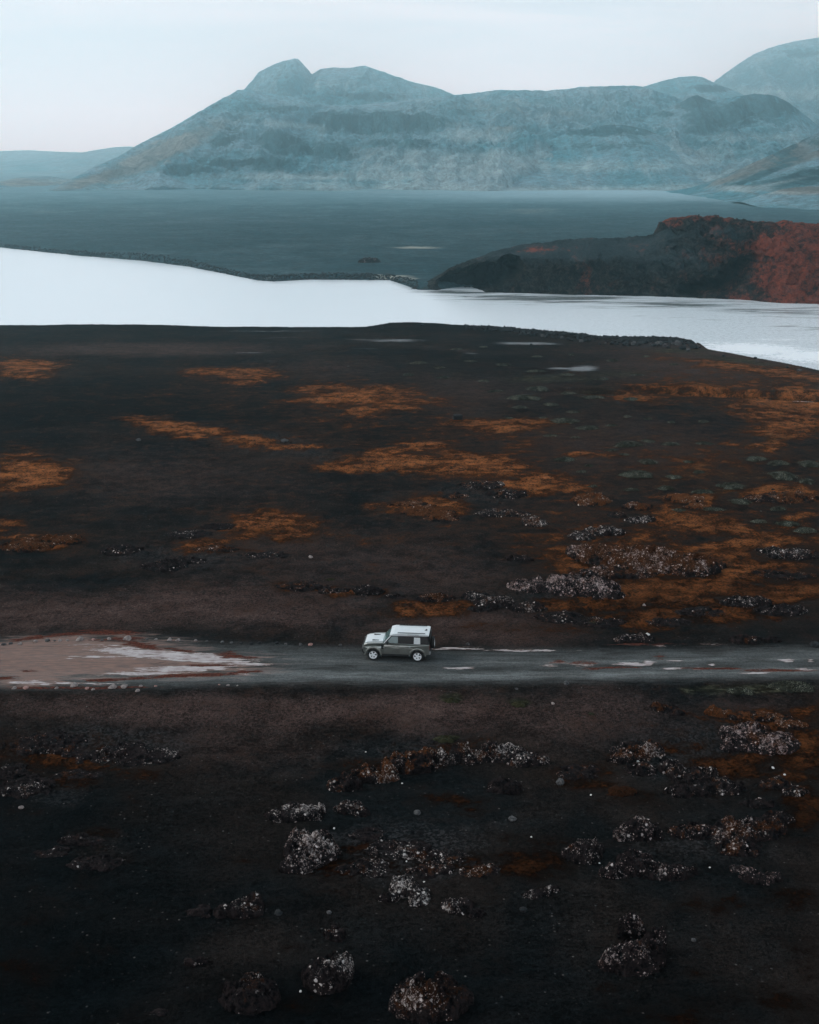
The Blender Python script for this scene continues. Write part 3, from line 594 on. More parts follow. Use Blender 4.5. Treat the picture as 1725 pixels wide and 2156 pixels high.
# ------------------------------------------------------------------ rock, moss, plants
def rock_material():
    m, k, b, pos = new_mat('lava_rock')
    A = k.sep(k.attr('ra').outputs['Color'])
    n0 = k.noise(pos, 0.9, 4, .6, .3); n1 = k.noise(pos, 2.6, 5, .7, .3); n2 = k.noise(pos, 9, 5, .75)
    c = k.mix(k.step(k.add(n1, k.mul(k.add(n2, -.5), .8)), .3, .7), (0.0018, 0.0022, 0.0030), (0.027, 0.020, 0.020))
    mo = k.step(k.add(A[0], k.add(k.mul(k.add(n0, -.5), 1.6), k.add(k.mul(k.add(n1, -.5), 1.3), k.mul(k.add(n2, -.5), .6)))), .40, .62)
    mc = k.scalecol(k.mix(k.step(n2, .3, .7), (0.028, 0.012, 0.006), (0.17, 0.060, 0.021)), k.attr('ra').outputs['Alpha'])
    c = k.mix(k.mul(mo, .92), c, mc)
    wn = k.n.new('ShaderNodeTexNoise'); k.put(wn.inputs['Vector'], pos); wn.inputs['Scale'].default_value = 6
    wp = k.n.new('ShaderNodeVectorMath'); wp.operation = 'ADD'; k.put(wp.inputs[0], pos); k.put(wp.inputs[1], k.scalecol(wn.outputs['Color'], .12)); wpos = wp.outputs[0]
    v1 = k.vor(wpos, 4.2); vc = k.sep(k.vor(wpos, 4.2, out='Color')); v2 = k.vor(wpos, 10.0); vc2 = k.sep(k.vor(wpos, 10.0, out='Color'))
    clump = k.add(A[1], k.add(k.add(k.mul(k.add(n0, -.5), 2.6), k.mul(k.add(n1, -.5), .8)), k.mul(k.add(k.noise(pos, .4, 4, .6, .5), -.5), 2.4))); cm = k.step(clump, .1, 1.0)
    l1 = k.mul(k.step(k.add(v1, k.mul(k.add(n2, -.5), 1.3)), .40, .24), k.step(k.math('SUBTRACT', k.mul(cm, .42), vc[0]), -.05, .05))
    l2 = k.mul(k.step(k.add(v2, k.mul(k.add(n2, -.5), .8)), .42, .26), k.step(k.math('SUBTRACT', k.mul(cm, .60), vc2[0]), -.05, .05))
    nc = k.noise(wpos, 4.0, 8, .82, .3)
    cr = k.step(k.add(k.mul(k.add(nc, -.5), 3.4), k.mul(clump, .56)), .60, .80)
    li = k.math('MAXIMUM', k.math('MAXIMUM', l1, k.mul(l2, .8)), k.mul(cr, k.step(n2, .35, .6, .35, 1)))
    lc = k.mix(k.math('MAXIMUM', k.mul(vc[1], l1), k.step(n2, .42, .62)), (0.12, 0.088, 0.080), (0.80, 0.72, 0.68)); lc = k.mix(k.mul(A[2], .5), lc, (0.40, 0.22, 0.21))
    c = k.mix(k.mul(li, .92), c, lc)
    k.put(b.inputs['Base Color'], c); b.inputs['Roughness'].default_value = .95; b.inputs['Specular IOR Level'].default_value = .03
    k.put(b.inputs['Normal'], k.bump(k.add(k.mul(n2, .7), k.add(n1, k.mul(li, .25))), 1.0, .14))
    return m
RM = rock_material()
STONE = {}
for nm, ca, cb in (('pale', (0.13, 0.105, 0.10), (0.34, 0.29, 0.27)), ('grey', (0.02, 0.021, 0.023), (0.115, 0.112, 0.112)), ('dark', (0.005, 0.007, 0.008), (0.035, 0.036, 0.038)), ('white', (0.45, 0.43, 0.41), (0.78, 0.76, 0.73)), ('pink', (0.20, 0.10, 0.085), (0.42, 0.26, 0.23))):
    m, k, b, pos = new_mat('stone_'+nm)
    n = k.noise(pos, 7, 5, .75, .2); k.put(b.inputs['Base Color'], k.mix(k.step(n, .3, .7), ca, cb)); b.inputs['Roughness'].default_value = .9
    b.inputs['Specular IOR Level'].default_value = .15; k.put(b.inputs['Normal'], k.bump(n, 1, .05)); STONE[nm] = m

def outcrop(lumps, hgt, moss, lich, label, pink=0.0, bright=1.0, seed=None, cat='lava outcrop', name='lava_outcrop', holes=(), bottom=False):
    """lumps: (u, v, ru, rv[, weight]) ellipses as seen; built as one lumpy block of lava at its real place"""
    L = []
    for l in lumps:
        u, v, ru, rv = l[:4]; wgt = l[4] if len(l) > 4 else 1.0
        X, Y = ground_pt(u, v + rv*0.35); d = depth_at(X, Y); dip = math.atan2(H, Y)
        a = ru*d/F; bb = max(0.5*(2*rv*d/F - hgt*wgt*math.cos(dip)*0.8)/math.sin(dip), 0.45*a)
        L.append((X, Y, a, bb, wgt))
    seed = seed or int(abs(lumps[0][0]*7 + lumps[0][1]*13)) % 9973
    x0 = min(l[0]-l[2]*1.35 for l in L); x1 = max(l[0]+l[2]*1.35 for l in L); y0 = min(l[1]-l[3]*1.35 for l in L); y1 = max(l[1]+l[3]*1.35 for l in L)
    d0 = depth_at(0, (y0+y1)/2); step = max(d0/F*1.5, .03)
    nx = int(min(max((x1-x0)/step, 24), 260)); ny = int(min(max((y1-y0)/(step*1.5), 20), 200))
    X, Y = np.meshgrid(np.linspace(x0, x1, nx), np.linspace(y0, y1, ny))
    wx = X + .22*fbm(X/.9, Y/.9, 3, seed) + .07*fbm(X/.25, Y/.25, 2, seed+3); wy = Y + .22*fbm(X/.9+7, Y/.9, 3, seed+1) + .07*fbm(X/.25+3, Y/.25, 2, seed+4)
    big = (x1-x0)
    f = np.full(X.shape, -1.0)
    for (lx, ly, a, bb, wgt) in L:
        sx, sy = .12*a, .12*bb
        r2 = ((wx-lx)/a)**2 + ((wy-ly)/bb)**2
        r2 = r2 + .45*fbm(X/(.55*a+.1), Y/(.55*bb+.1), 3, seed+5)
        g = np.where(r2 < 1, wgt*np.sqrt(np.clip(1-r2, 0, 1))**.8, -(r2-1)*.4)
        f = np.maximum(f, g)
    top = np.clip(f, 0, 1)
    cs = .62 + .12*big/6
    d1, i1 = worley(wx/cs, wy/cs, seed+6); d2, i2 = worley(wx/(cs*.42), wy/(cs*.42), seed+8); d3, i3 = worley(wx/(cs*.2), wy/(cs*.2), seed+9)
    blocky = .60*(i1-.4) + .16*(i2-.5) + .04*(i3-.5) - .22*d1 + .32*(ridged(X/.9, Y/.9, 4, seed+31)-.5)
    hgt = hgt*.82
    z = hgt*(top*(.85 + .35*fbm(X/.7, Y/.7, 3, seed+10)) ) + np.minimum(.75, hgt*.8)*blocky*sstep(0, .3, top)
    for (hu, hv, hr, hd) in holes:
        hx, hy = ground_pt(hu, hv + hr*.3); rr = hr*depth_at(hx, hy)/F
        z = z - hd*np.exp(-(((wx-hx)/rr)**2 + ((wy-hy)/(rr*1.6))**2)**2)
    gz = height(X, Y)
    Zw = gz + z - .06
    keep = (f > 0.0) & (z > -.2)
    mo = moss*(.35 + .9*top)*(.85+.5*fbm(X/1.2, Y/1.2, 2, seed+12)); li = lich*(.45 + .7*top)*(.9 + .7*fbm(X/1.0, Y/1.0, 2, seed+13))
    attr = np.stack([np.clip(mo, 0, 1.3), np.clip(li, 0, 1.4), np.full(X.shape, pink), np.full(X.shape, bright)], -1)
    # drop the rim below the ground
    Zw = np.where(keep, Zw, gz - .15)
    cx, cy = (x0+x1)/2, (y0+y1)/2
    ob = grid_mesh(name, X-cx, Y-cy, Zw-gz.min(), RM, {'ra': attr}, keep=keep)
    ob.location = (cx, cy, gz.min())
    return tag(ob, label, cat, 'lichen and moss covered lava outcrops')

O = outcrop
# foreground
O([(905,2053,88,60)], 1.5, .50, .55, 'large rounded lava mound with brown moss top and pale right side, bottom centre', bright=.30, pink=.3)
O([(692,2004,54,55)], 1.6, .08, .85, 'round lava boulder densely speckled with whitish lichen, left of the large bottom-centre mound', bright=.4)
O([(527,2044,62,52),(490,2060,30,30,.6)], 1.1, .35, .12, 'dark lava lump with a brown moss patch on top, lowest left of the round boulders', bright=.32)
O([(1335,1980,70,48),(1333,1930,34,30,1.15),(1375,1958,34,34,.95),(1290,1985,34,34,.75)], 1.7, .22, .72, 'twin-peaked lichen-covered lava lump with a dark hollow between its peaks, alone at lower right', pink=.4, bright=.4, holes=[(1352,1947,13,1.0)])
O([(655,1748,60,52),(625,1790,36,26,.7)], 1.5, .30, .95, 'domed lava outcrop crusted almost all over with cream lichen, left of centre below the road', pink=.3, bright=.6)
O([(1232,1757,44,34)], 1.1, .28, .65, 'squat dark boulder with white lichen flecks, left of the long low outcrops at right', bright=.35)
O([(1340,1782,44,34),(1405,1802,60,24,.75),(1300,1805,40,16,.5)], 1.1, .25, .62, 'wedge-shaped lichened outcrop tapering to the right, below the middle of the right side', pink=.3, bright=.4)
O([(1350,1712,40,34),(1315,1728,24,20,.7),(1385,1730,20,14,.5)], 1.1, .25, .62, 'blocky lichened outcrop standing just left of the long mossy ridge at right', pink=.4, bright=.4)
O([(1470,1718,62,24,.7),(1560,1715,80,34),(1610,1712,50,26,.9),(1560,1750,50,26,.6)], 1.0, .45, .50, 'long low lava ridge with brown moss along its crest, right side below the white-stoned outcrop', pink=.3, bright=.5)
O([(1345,1550,58,28),(1315,1568,34,18,.8),(1352,1592,36,18,.7)], .9, .5, .85, 'brown mossy outcrop with a bright white lichen blotch, right of centre below the road', pink=.3, bright=.6)
O([(1420,1588,34,28),(1470,1605,50,32,.9),(1525,1622,50,24,.8),(1450,1632,50,20,.6)], 1.0, .30, .6, 'dark broken outcrop strewn with white lichen balls, middle of the right foreground', bright=.5)
O([(1575,1520,60,28,.9),(1625,1535,62,30),(1545,1545,30,16,.6)], .9, .45, .85, 'broad mossy outcrop frosted with pinkish white lichen, near the right edge below the road', pink=.8, bright=.6)
O([(1640,1620,40,18),(1680,1635,34,18,.8)], .7, .5, .6, 'low mossy outcrop with white lichen, close to the right edge below the pinkish one', bright=.5)
O([(1518,1487,36,13),(1585,1492,50,9,.6)], .6, .85, .35, 'low orange-brown mossy hump just below the green verge at right', bright=.8)
O([(1665,1505,36,12),(1640,1497,34,8,.7)], .5, .7, .45, 'small orange mossy knoll beside grey rock at the right edge below the road', bright=.8)
O([(725,1622,40,20,.7),(790,1600,50,24,.9),(860,1578,60,22,1.0),(910,1568,40,18,.9)], 1.35, .58, .66, 'curved lava ridge with an orange-topped crest and dark overhung front, centre below the road', bright=.75)
O([(985,1560,46,26,.9),(1060,1556,52,28,1.0),(1110,1572,46,18,.7),(940,1572,30,16,.8)], 1.25, .36, .8, 'dark lichen-flecked outcrop continuing the curved ridge to the right', bright=.5)
O([(1062,1625,40,24)], .9, .15, .42, 'rounded dark lava boulder in the hollow behind the scattered rocks, right of centre', bright=.4)
O([(620,1680,62,20),(655,1672,30,18,.8)], .8, .15, .85, 'long narrow strip of whitish lichened lava above the cream-crusted dome', bright=.4)
O([(735,1668,34,20),(760,1680,18,14,.8)], .8, .25, .7, 'small lichened rock cluster just right of the narrow whitish strip', bright=.5)
O([(855,1830,36,30),(880,1845,30,28,.7),(820,1850,24,16,.5)], .9, .2, .95, 'peaked outcrop with dense white lichen, left of two bright white pebbles', bright=.4)
O([(965,1868,36,26),(1000,1885,26,12,.5)], .7, .3, .65, 'small lichened outcrop with trailing stones to its right, low in the centre', bright=.45)
O([(780,1720,50,18,.6),(850,1748,80,26,.6),(770,1790,60,22,.6),(940,1765,70,24,.5)], .45, .42, .6, 'low broken field of lichened rubble right of the cream-crusted dome', bright=.45)
O([(1010,1790,50,22,.6),(905,1795,50,16,.6)], .4, .6, .4, 'low patch of mossy rubble in the middle of the foreground', bright=.4)
O([(480,1880,34,22,.8),(520,1866,40,36)], .8, .25, .30, 'dark blocky outcrop in shadowy ash left of centre', bright=.3)
O([(420,1880,34,18)], .5, .2, .2, 'low dark heap of rubble just left of the dark blocky outcrop', bright=.3)
O([(706,1925,26,24)], .7, .3, .35, 'small dark knob of lava above the round white-speckled boulder', bright=.35)
O([(408,1985,28,18)], .6, .2, .25, 'small dark rock above and left of the lowest left boulder', bright=.3)
O([(1130,1848,30,11),(1165,1840,18,10,.8)], .5, .1, .7, 'flat grey stones in a short row below the brown moss patch right of centre', bright=.4)
O([(1640,1690,34,20),(1600,1660,36,14,.6)], .7, .35, .45, 'small outcrop at the right-hand end of the long mossy ridge', bright=.5)
O([(1570,1800,34,12,.8),(1605,1815,46,17)], .6, .2, .6, 'low pinkish lichened slab near the right edge in the lower half', pink=.7, bright=.4)
O([(1395,1480,30,12),(1420,1488,24,9,.6)], .5, .55, .15, 'small dark mossy hump in bare ash left of the green verge', bright=.4)
O([(1225,1590,44,20,.7),(1200,1600,30,14,.6)], .45, .55, .25, 'dull brown mossy rise between the central ridge and the right-hand outcrops', bright=.4)
O([(1310,1635,34,16)], .5, .9, .05, 'dark olive moss pillow below the white-blotched outcrop', bright=.3)
O([(270,1550,60,16,.7),(330,1557,50,18,.9),(300,1570,60,12,.6)], .6, .12, .38, 'heap of broken grey lava blocks left of centre just below the road', bright=.3)
O([(100,1540,100,18,.7),(190,1562,60,18,.6)], .5, .45, .22, 'long rusty rubble band at the left edge below the road', bright=.4)
O([(55,1620,60,28,.8),(20,1590,40,20,.6)], .6, .25, .22, 'dark rubble heap touching the left edge', bright=.35)
O([(160,1600,60,14,.5)], .35, .5, .15, 'low brown rubble patch right of the left-edge heap', bright=.35)
O([(170,1735,50,14,.7),(200,1780,60,20,.7),(110,1760,40,16,.6)], .45, .3, .18, 'dark scattered rocks with rusty moss far down the left side', bright=.28)
O([(330,2090,24,14,.8)], .4, .05, .2, 'small grey rock alone at the lower left', bright=.3)
# behind the road
O([(1250,1165,60,28,.8),(1340,1172,110,38),(1440,1185,90,30,.8),(1300,1205,80,18,.5)], 1.3, .85, .72, 'biggest moss mound behind the road, rust brown with a frosting of white lichen', pink=.6, bright=.62)
O([(1130,1235,60,22,.8),(1215,1232,88,30),(1270,1255,50,16,.6)], 1.1, .35, .92, 'pale pinkish lichened mound in front of the biggest moss mound', pink=.8, bright=.6)
O([(1225,1130,30,12,.7),(1270,1120,46,14)], .8, .4, .95, 'narrow ledge topped by a bright white lichen sheet, above the biggest moss mound', bright=.7)
O([(1245,1052,44,18)], .8, .85, .5, 'orange mossy knoll flecked white, alone right of centre', bright=.9)
O([(1342,1068,32,12)], .6, .8, .4, 'smaller orange knoll just right of the white-flecked knoll', bright=.75)
O([(1350,1096,34,10)], .6, .3, .7, 'flat-topped dark rock with a white rim between the orange knolls and the lichen ledge', bright=.6)
O([(1300,1085,22,10)], .5, .4, .4, 'small dark rock left of the flat-topped one', bright=.5)
O([(1440,1052,46,12),(1470,1068,30,9,.8)], .6, 1.0, .2, 'bright orange moss ledge among the grey-green cushions', bright=1.1)
O([(1000,1258,30,14,.7),(1040,1272,44,16),(1015,1285,34,10,.6)], .7, .3, .6, 'dark lichened outcrop behind the car and slightly right of it', bright=.5)
O([(1110,1282,46,14)], .6, .35, .5, 'low dark rock bank directly right of the outcrop behind the car', bright=.5)
O([(1180,1300,60,14,.7),(1260,1310,60,12,.6)], .5, .4, .3, 'low brown rocky swell between the pinkish mound and the road', bright=.5)
O([(1340,1342,36,14),(1310,1346,20,10,.7)], .7, .3, .65, 'lichened rock close to the far edge of the road, right of the car', bright=.5)
O([(1570,1346,40,13)], .6, .3, .5, 'dark mossy rock near the far edge of the road toward the right edge', bright=.5)
O([(1625,1346,26,9)], .5, .2, .4, 'small grey rock just right of the dark mossy rock by the road', bright=.5)
O([(1570,1268,54,16,.9),(1640,1285,60,14,.8)], .8, .25, .45, 'long dark rocky bank near the right edge between mound and road', bright=.5)
O([(1480,1290,60,10,.6)], .45, .4, .3, 'low brown rocky step left of the long dark bank', bright=.5)
O([(1670,1168,54,16),(1620,1160,34,10,.7)], .8, .35, .65, 'dark lichened ledge at the right edge, level with the biggest moss mound', bright=.6)
O([(1410,1310,50,9,.6)], .4, .4, .3, 'faint rocky step in brown moss above the roadside', bright=.45)
O([(1650,1210,70,10,.7)], .5, .6, .35, 'rusty moss step at the right edge below the dark ledge', bright=.6)
O([(1660,1050,60,14,.8),(1600,1052,34,10,.7)], .7, .75, .45, 'orange and white crusted ledge at the right edge', bright=.8)
O([(900,1075,60,15,.8),(860,1062,44,7,.6),(930,1090,40,12,.7)], .5, .95, .25, 'layered orange moss bank in the centre of the plain', bright=.8)
O([(1015,1022,50,12,.7),(1065,1040,50,12,.7)], .6, .4, .6, 'dark speckled rock bank right of the layered orange moss bank', bright=.8)
O([(1060,1082,60,8,.8),(1125,1098,30,14,.9)], .6, .5, .7, 'narrow white-speckled rock step with a brown knob at its right end', bright=.7)
O([(960,1045,30,8,.7)], .4, .6, .3, 'small mossy rock above the layered orange bank', bright=.7)
O([(640,1238,60,9,.8),(700,1246,40,9,.7)], .45, .5, .4, 'thin mossy rock band behind and left of the car', bright=.6)
O([(775,1246,36,13,.9),(830,1258,26,8,.6)], .6, .25, .45, 'dark lichened rock band directly behind the car', bright=.5)
O([(915,1262,46,10)], .5, .5, .4, 'low mossy rock just behind the car roof to the right', bright=.5)
O([(1095,1178,30,10)], .5, .3, .25, 'small dark rock on bare ash left of the biggest moss mound', bright=.4)
O([(60,1150,60,18,.8),(130,1140,52,14,.9)], .7, .85, .3, 'orange mossy rock bank at the left edge behind the road', bright=.7)
O([(255,1160,46,16,.8)], .6, .3, .25, 'dark rocky knoll right of the left-edge moss bank', bright=.5)
O([(345,1195,50,16),(400,1185,40,10,.6)], .6, .25, .2, 'dark rubble knoll left of centre behind the road', bright=.4)
O([(400,1125,50,12,.7),(460,1110,40,10,.6)], .45, .15, .3, 'grey rubble heap above the dark rubble knoll', bright=.4)
O([(455,1158,50,10,.7)], .4, .75, .3, 'rusty moss hummock between the grey heap and the dark knoll', bright=.6)
O([(560,1170,60,10,.6)], .4, .3, .25, 'low dark rubble swell below the broad rusty moss patch', bright=.5)

# boulder meshes
def boulder_mesh(seed, mat, sub=3, flat=.75, blocky=.0):
    bm = bmesh.new(); bmesh.ops.create_icosphere(bm, subdivisions=sub, radius=1)
    from mathutils import noise as mn
    for v in bm.verts:
        p = v.co.copy(); q = Vector((seed*3.1, seed*1.7, 0))
        n = mn.noise(p*1.1+q)*.38 + mn.noise(p*2.6+q)*.17 + mn.noise(p*6+q)*.07
        p2 = Vector([math.copysign(abs(c)**(1-blocky), c) for c in p])
        v.co = p2*(1+n); v.co.z *= flat
    for i in range(4):      # a few flat broken faces
        nrm = Vector((R.uniform(-1, 1), R.uniform(-1, 1), R.uniform(-.2, 1))).normalized(); dd = R.uniform(.6, .8)
        for v in bm.verts:
            t = v.co.dot(nrm) - dd
            if t > 0: v.co -= nrm*t*.85
    me = bpy.data.meshes.new('boulder'); bm.to_mesh(me); bm.free(); me.materials.append(mat)
    return me
BM_ = {nm: [boulder_mesh(i+10*j, STONE[nm]) for i in range(4)] for j, nm in enumerate(STONE)}
def stone(u, v, r_px, kind, label, group=None, name='stone', cat='stone', sy=1.0, squash=1.0, z=None, i=None):
    r_px = r_px if kind in ('pale', 'white', 'pink') or name != 'stone' else r_px*.72
    X, Y = ground_pt(u, v) if z is None else ground_pt(u, v, z)
    d = depth_at(X, Y); r = r_px*d/F
    me = BM_[kind][R.randrange(4) if i is None else i]
    o = bpy.data.objects.new(name, me); COL.objects.link(o)
    gz = hz(X, Y) if z is None else z
    o.location = (X, Y, gz + r*.3*squash); o.rotation_euler = (0, 0, R.uniform(0, 6.28)); o.scale = (r, r*sy, r*squash)
    return tag(o, label, cat, group)

ORD = ['first','second','third','fourth','fifth','sixth','seventh','eighth','ninth','tenth','eleventh','twelfth','thirteenth','fourteenth','fifteenth','sixteenth','seventeenth','eighteenth','nineteenth','twentieth','twenty-first','twenty-second','twenty-third','twenty-fourth','twenty-fifth','twenty-sixth','twenty-seventh','twenty-eighth','twenty-ninth','thirtieth','thirty-first','thirty-second','thirty-third','thirty-fourth','thirty-fifth','thirty-sixth']
# row along the far side of the road
row = [(15,1355,7,'grey'),(37,1352,6,'grey'),(72,1352,7,'pale'),(125,1344,8,'pale'),(170,1340,8,'grey'),(198,1338,4,'grey'),(213,1340,7,'pale'),(241,1339,7,'pale'),(287,1336,12,'pale'),(335,1336,6,'pink'),(363,1338,5,'pale'),(388,1337,7,'pale'),(426,1335,5,'grey'),(452,1337,12,'pale'),(477,1338,4,'grey'),(524,1338,5,'pale'),(555,1338,6,'pale'),(605,1340,8,'pale'),(635,1341,7,'pale'),(697,1343,6,'pale'),(738,1345,6,'grey')]
row += [(792,1352,0,'grey')]
row = [r for r in row if r[2] > 0]
row = [(u*1.0, v, r, c) for u, v, r, c in row]
rowX = [(q/1725*1456/1.688*1.0) for q in (18,45,85,150,200,230,253,285,338,395,430,460,536,620,657,715,750,824,873,938,975,1015,1058,1093,1165,1205,1265,1308,1433)]
rowV = [(2100+q/1.1848)/1.688 for q in (228,224,226,215,212,212,211,211,207,207,209,205,204,206,206,208,210,211,214,219,221,222,224,222,222,227,229,229,231)]
rowR = [5,4.5,5,5,5.5,3,4.5,3.5,8,4.5,3.5,5,8,3,3.5,5.5,5,4,3.5,5,4.5,4,5,5.5,4.5,4,4.5,5,4]
rowC = ['grey','grey','pale','pale','grey','grey','pale','pale','pale','pink','grey','pale','pale','grey','pale','pale','pale','pale','grey','grey','grey','dark','dark','dark','dark','grey','grey','pink','grey']
cname = {'pale': 'pale', 'grey': 'grey', 'pink': 'pinkish', 'dark': 'dark', 'white': 'white'}
for i, (u, v, r, c) in enumerate(zip(rowX, rowV, rowR, rowC)):
    stone(u, v, r, c, f'{cname[c]} stone, {ORD[i]} from the left in the row along the far road edge', 'stones lining the far edge of the road', name='roadside_stone', squash=.9)
for i, (u, v, r, c) in enumerate([(30,1450,9,'pale'),(55,1449,11,'pink'),(120,1449,7,'pale'),(157,1444,14,'pale'),(183,1450,8,'pink'),(196,1452,6,'pale'),(238,1448,14,'pale'),(262,1447,13,'pale'),(297,1445,6,'pale'),(328,1445,5,'pink'),(290,1455,9,'pale'),(462,1442,4,'pink'),(480,1443,5,'pale'),(500,1444,4,'pale')]):
    stone(u, v, r*.72, c, f'{cname[c]} rock, {ORD[i]} from the left along the near road edge by the mud flat', 'pale rocks on the near edge of the road', name='roadside_rock', cat='rock', squash=.6, sy=.8)
# single stones that catch the eye
for (u, v, r, c, lab) in [(292,929,8,'grey','flat grey stone alone on dark ash in the left middle distance'),(1715,1360,16,'dark','large dark boulder at the right edge on the far side of the road'),
    (1356,1139+140,4,'pale','small pale stone on brown moss right of the pinkish mound'),(1192,1440,9,'grey','flat grey stone lying on the near edge of the road right of the car'),
    (1362,1338+2,7,'white','white stone beside the lichened rock at the far road edge'),(879,1682,11,'grey','single light grey stone in the ash hollow in front of the curved ridge'),
    (1080,1698,13,'grey','upright grey rock alone right of the ash hollow'),(1463,1950,8,'grey','small blue-grey stone right of the twin-peaked lump'),
    (1182,1620,14,'grey','rounded grey rock left of the dark olive moss pillow'),(692,1888,8,'grey','small dark grey stone above the knob of lava'),
    (585,1891+0,12,'dark','dark stone at the foot of the dark blocky outcrop'),(1088,1470-20,5,'grey','tiny stone on the verge just below the road in the centre'),
    (1165,1492-16,4,'pale','pale pebble on the verge right of the two round green tufts'),(965,1868,4,'pale','pale pebble sitting on the small low outcrop'),
    (655,1180,5,'pale','pale stone on brown ash above and left of the car'),(1225,1440+8,3,'grey','little grey stone just off the near road edge'),
    (985,1357,6,'grey','grey stone on the far road edge right of the spare wheel'),(600,2068-180,0,'grey','')]:
    if r: stone(u, v, r, c, lab, name='stone', squash=.85)
# white lichen balls and bright pebbles
for (u, v, r, lab) in [(1456,1632,6,'largest white ball-like stone in the dark broken outcrop'),(1432,1600,5.5,'white ball-like stone near the top of the dark broken outcrop'),(1483,1631,4,'white ball-like stone right of the largest one'),
    (1440,1619-6,4,'white ball-like stone just under the topmost one'),(1535,1621,5,'white stone at the right end of the dark broken outcrop'),(1522,1628,4.5,'white stone one step left of the right-hand end stone'),(1495,1640-6,4,'white stone in the middle of the lower outcrop edge'),
    (1345,1592-14,4,'white stone under the white lichen blotch'),(1337,1574+24,3.5,'white stone at the foot of the white-blotched outcrop'),(1361,1598,3.5,'white stone left of the dark hollow between the two outcrops'),(1375,1610-8,3.5,'white stone furthest right below the white-blotched outcrop'),
    (1246,1640+5,3,'white pebble alone on ash between the foreground ridges'),(1120,1733,3,'bright white pebble alone on dark ash right of centre'),(1264,1788,3,'bright white pebble under the squat dark boulder'),(1497,1797,3,'bright white pebble right of the wedge-shaped outcrop'),
    (893,1824,3.5,'bright white pebble right of the peaked outcrop'),(903,1840,3,'bright white pebble just below its neighbour by the peaked outcrop'),(856,1783,3,'white pebble on rubble above the peaked outcrop'),(632,2051,4,'bright white chip on ash left of the round speckled boulder'),
    (1023,1600-35,0,''),(847,1650-30,3,'small white pebble in the hollow under the curved ridge'),(770,1556,2.6,'tiny white pebble on bare ash above the curved ridge'),(1630,1502+90,4.5,'white stone on the low mossy outcrop near the right edge'),(1655,1605,3.5,'white pebble on the mossy slope at the right edge'),
    (703,1713,3.5,'white pebble on the right rim of the cream-crusted dome')]:
    if r: stone(u, v, r*.78, 'white', lab, 'white stones among the lava', name='white_stone', squash=.8)
# rocky spit
sp = []
for i in range(36):
    t = i/35; u = 1100 + t*360 + R.uniform(-4, 4); v = interp(u, [(1100,703),(1275,721),(1400,727),(1445,729),(1462,735)]) + R.uniform(-1, 12)*(.3+.7*t)
    sp.append((u, v))
sp.sort()
for i, (u, v) in enumerate(sp):
    stone(u, v, R.uniform(3.5, 8.5)*(.6+.5*(u-1100)/360), R.choice(['dark', 'dark', 'grey']), f'dark rock, {ORD[i]} from the left on the rocky spit in the river', 'rocks on the spit', name='shore_rock', cat='rock')
for (u, v, r, lab) in [(890,687,4,'small dark cairn-like rock on the near shore in the centre'),(806,693,3,'tiny dark rock at the waterline left of the mossy bank'),(1474,734,3,'small black rock in the water off the tip of the spit'),(1524,751,3.5,'small black rock at the near waterline right of the spit'),(1591,756,3.5,'small black rock at the waterline by the foam'),(1119,728,3,'dark stone lying on the pale sand pool'),(1658,776,4,'black rock on the shore near the right edge')]:
    stone(u, v, r, 'dark', lab, name='shore_rock', cat='rock', squash=1.1)

# long dark block on the far plain, and a small dark block on the near plain
X, Y = ground_pt(779, 562); d = depth_at(X, Y)
o = outcrop([(779,554,24,6)], 2.4, .1, .55, 'long low dark block of rock standing alone on the far plain across the river', cat='rock', name='lava_block', bright=.5)
X, Y = ground_pt(963, 884); bm = bmesh.new(); bmesh.ops.create_cube(bm, size=1); bmesh.ops.subdivide_edges(bm, edges=bm.edges, cuts=4, use_grid_fill=True)
from mathutils import noise as mnoise
for v in bm.verts:
    v.co += mnoise.noise_vector(v.co*2.3)*.10 + mnoise.noise_vector(v.co*6)*.04; v.co.x *= 1.15; v.co.y *= .8; v.co.z *= .62; v.co.x += v.co.z*.12
o = bmobj('rock', bm, STONE['dark']); o.location = (X, Y, hz(X, Y)+.28); o.rotation_euler = (0, 0, .2)
tag(o, 'small square black block of rock beside an orange moss patch', 'rock')

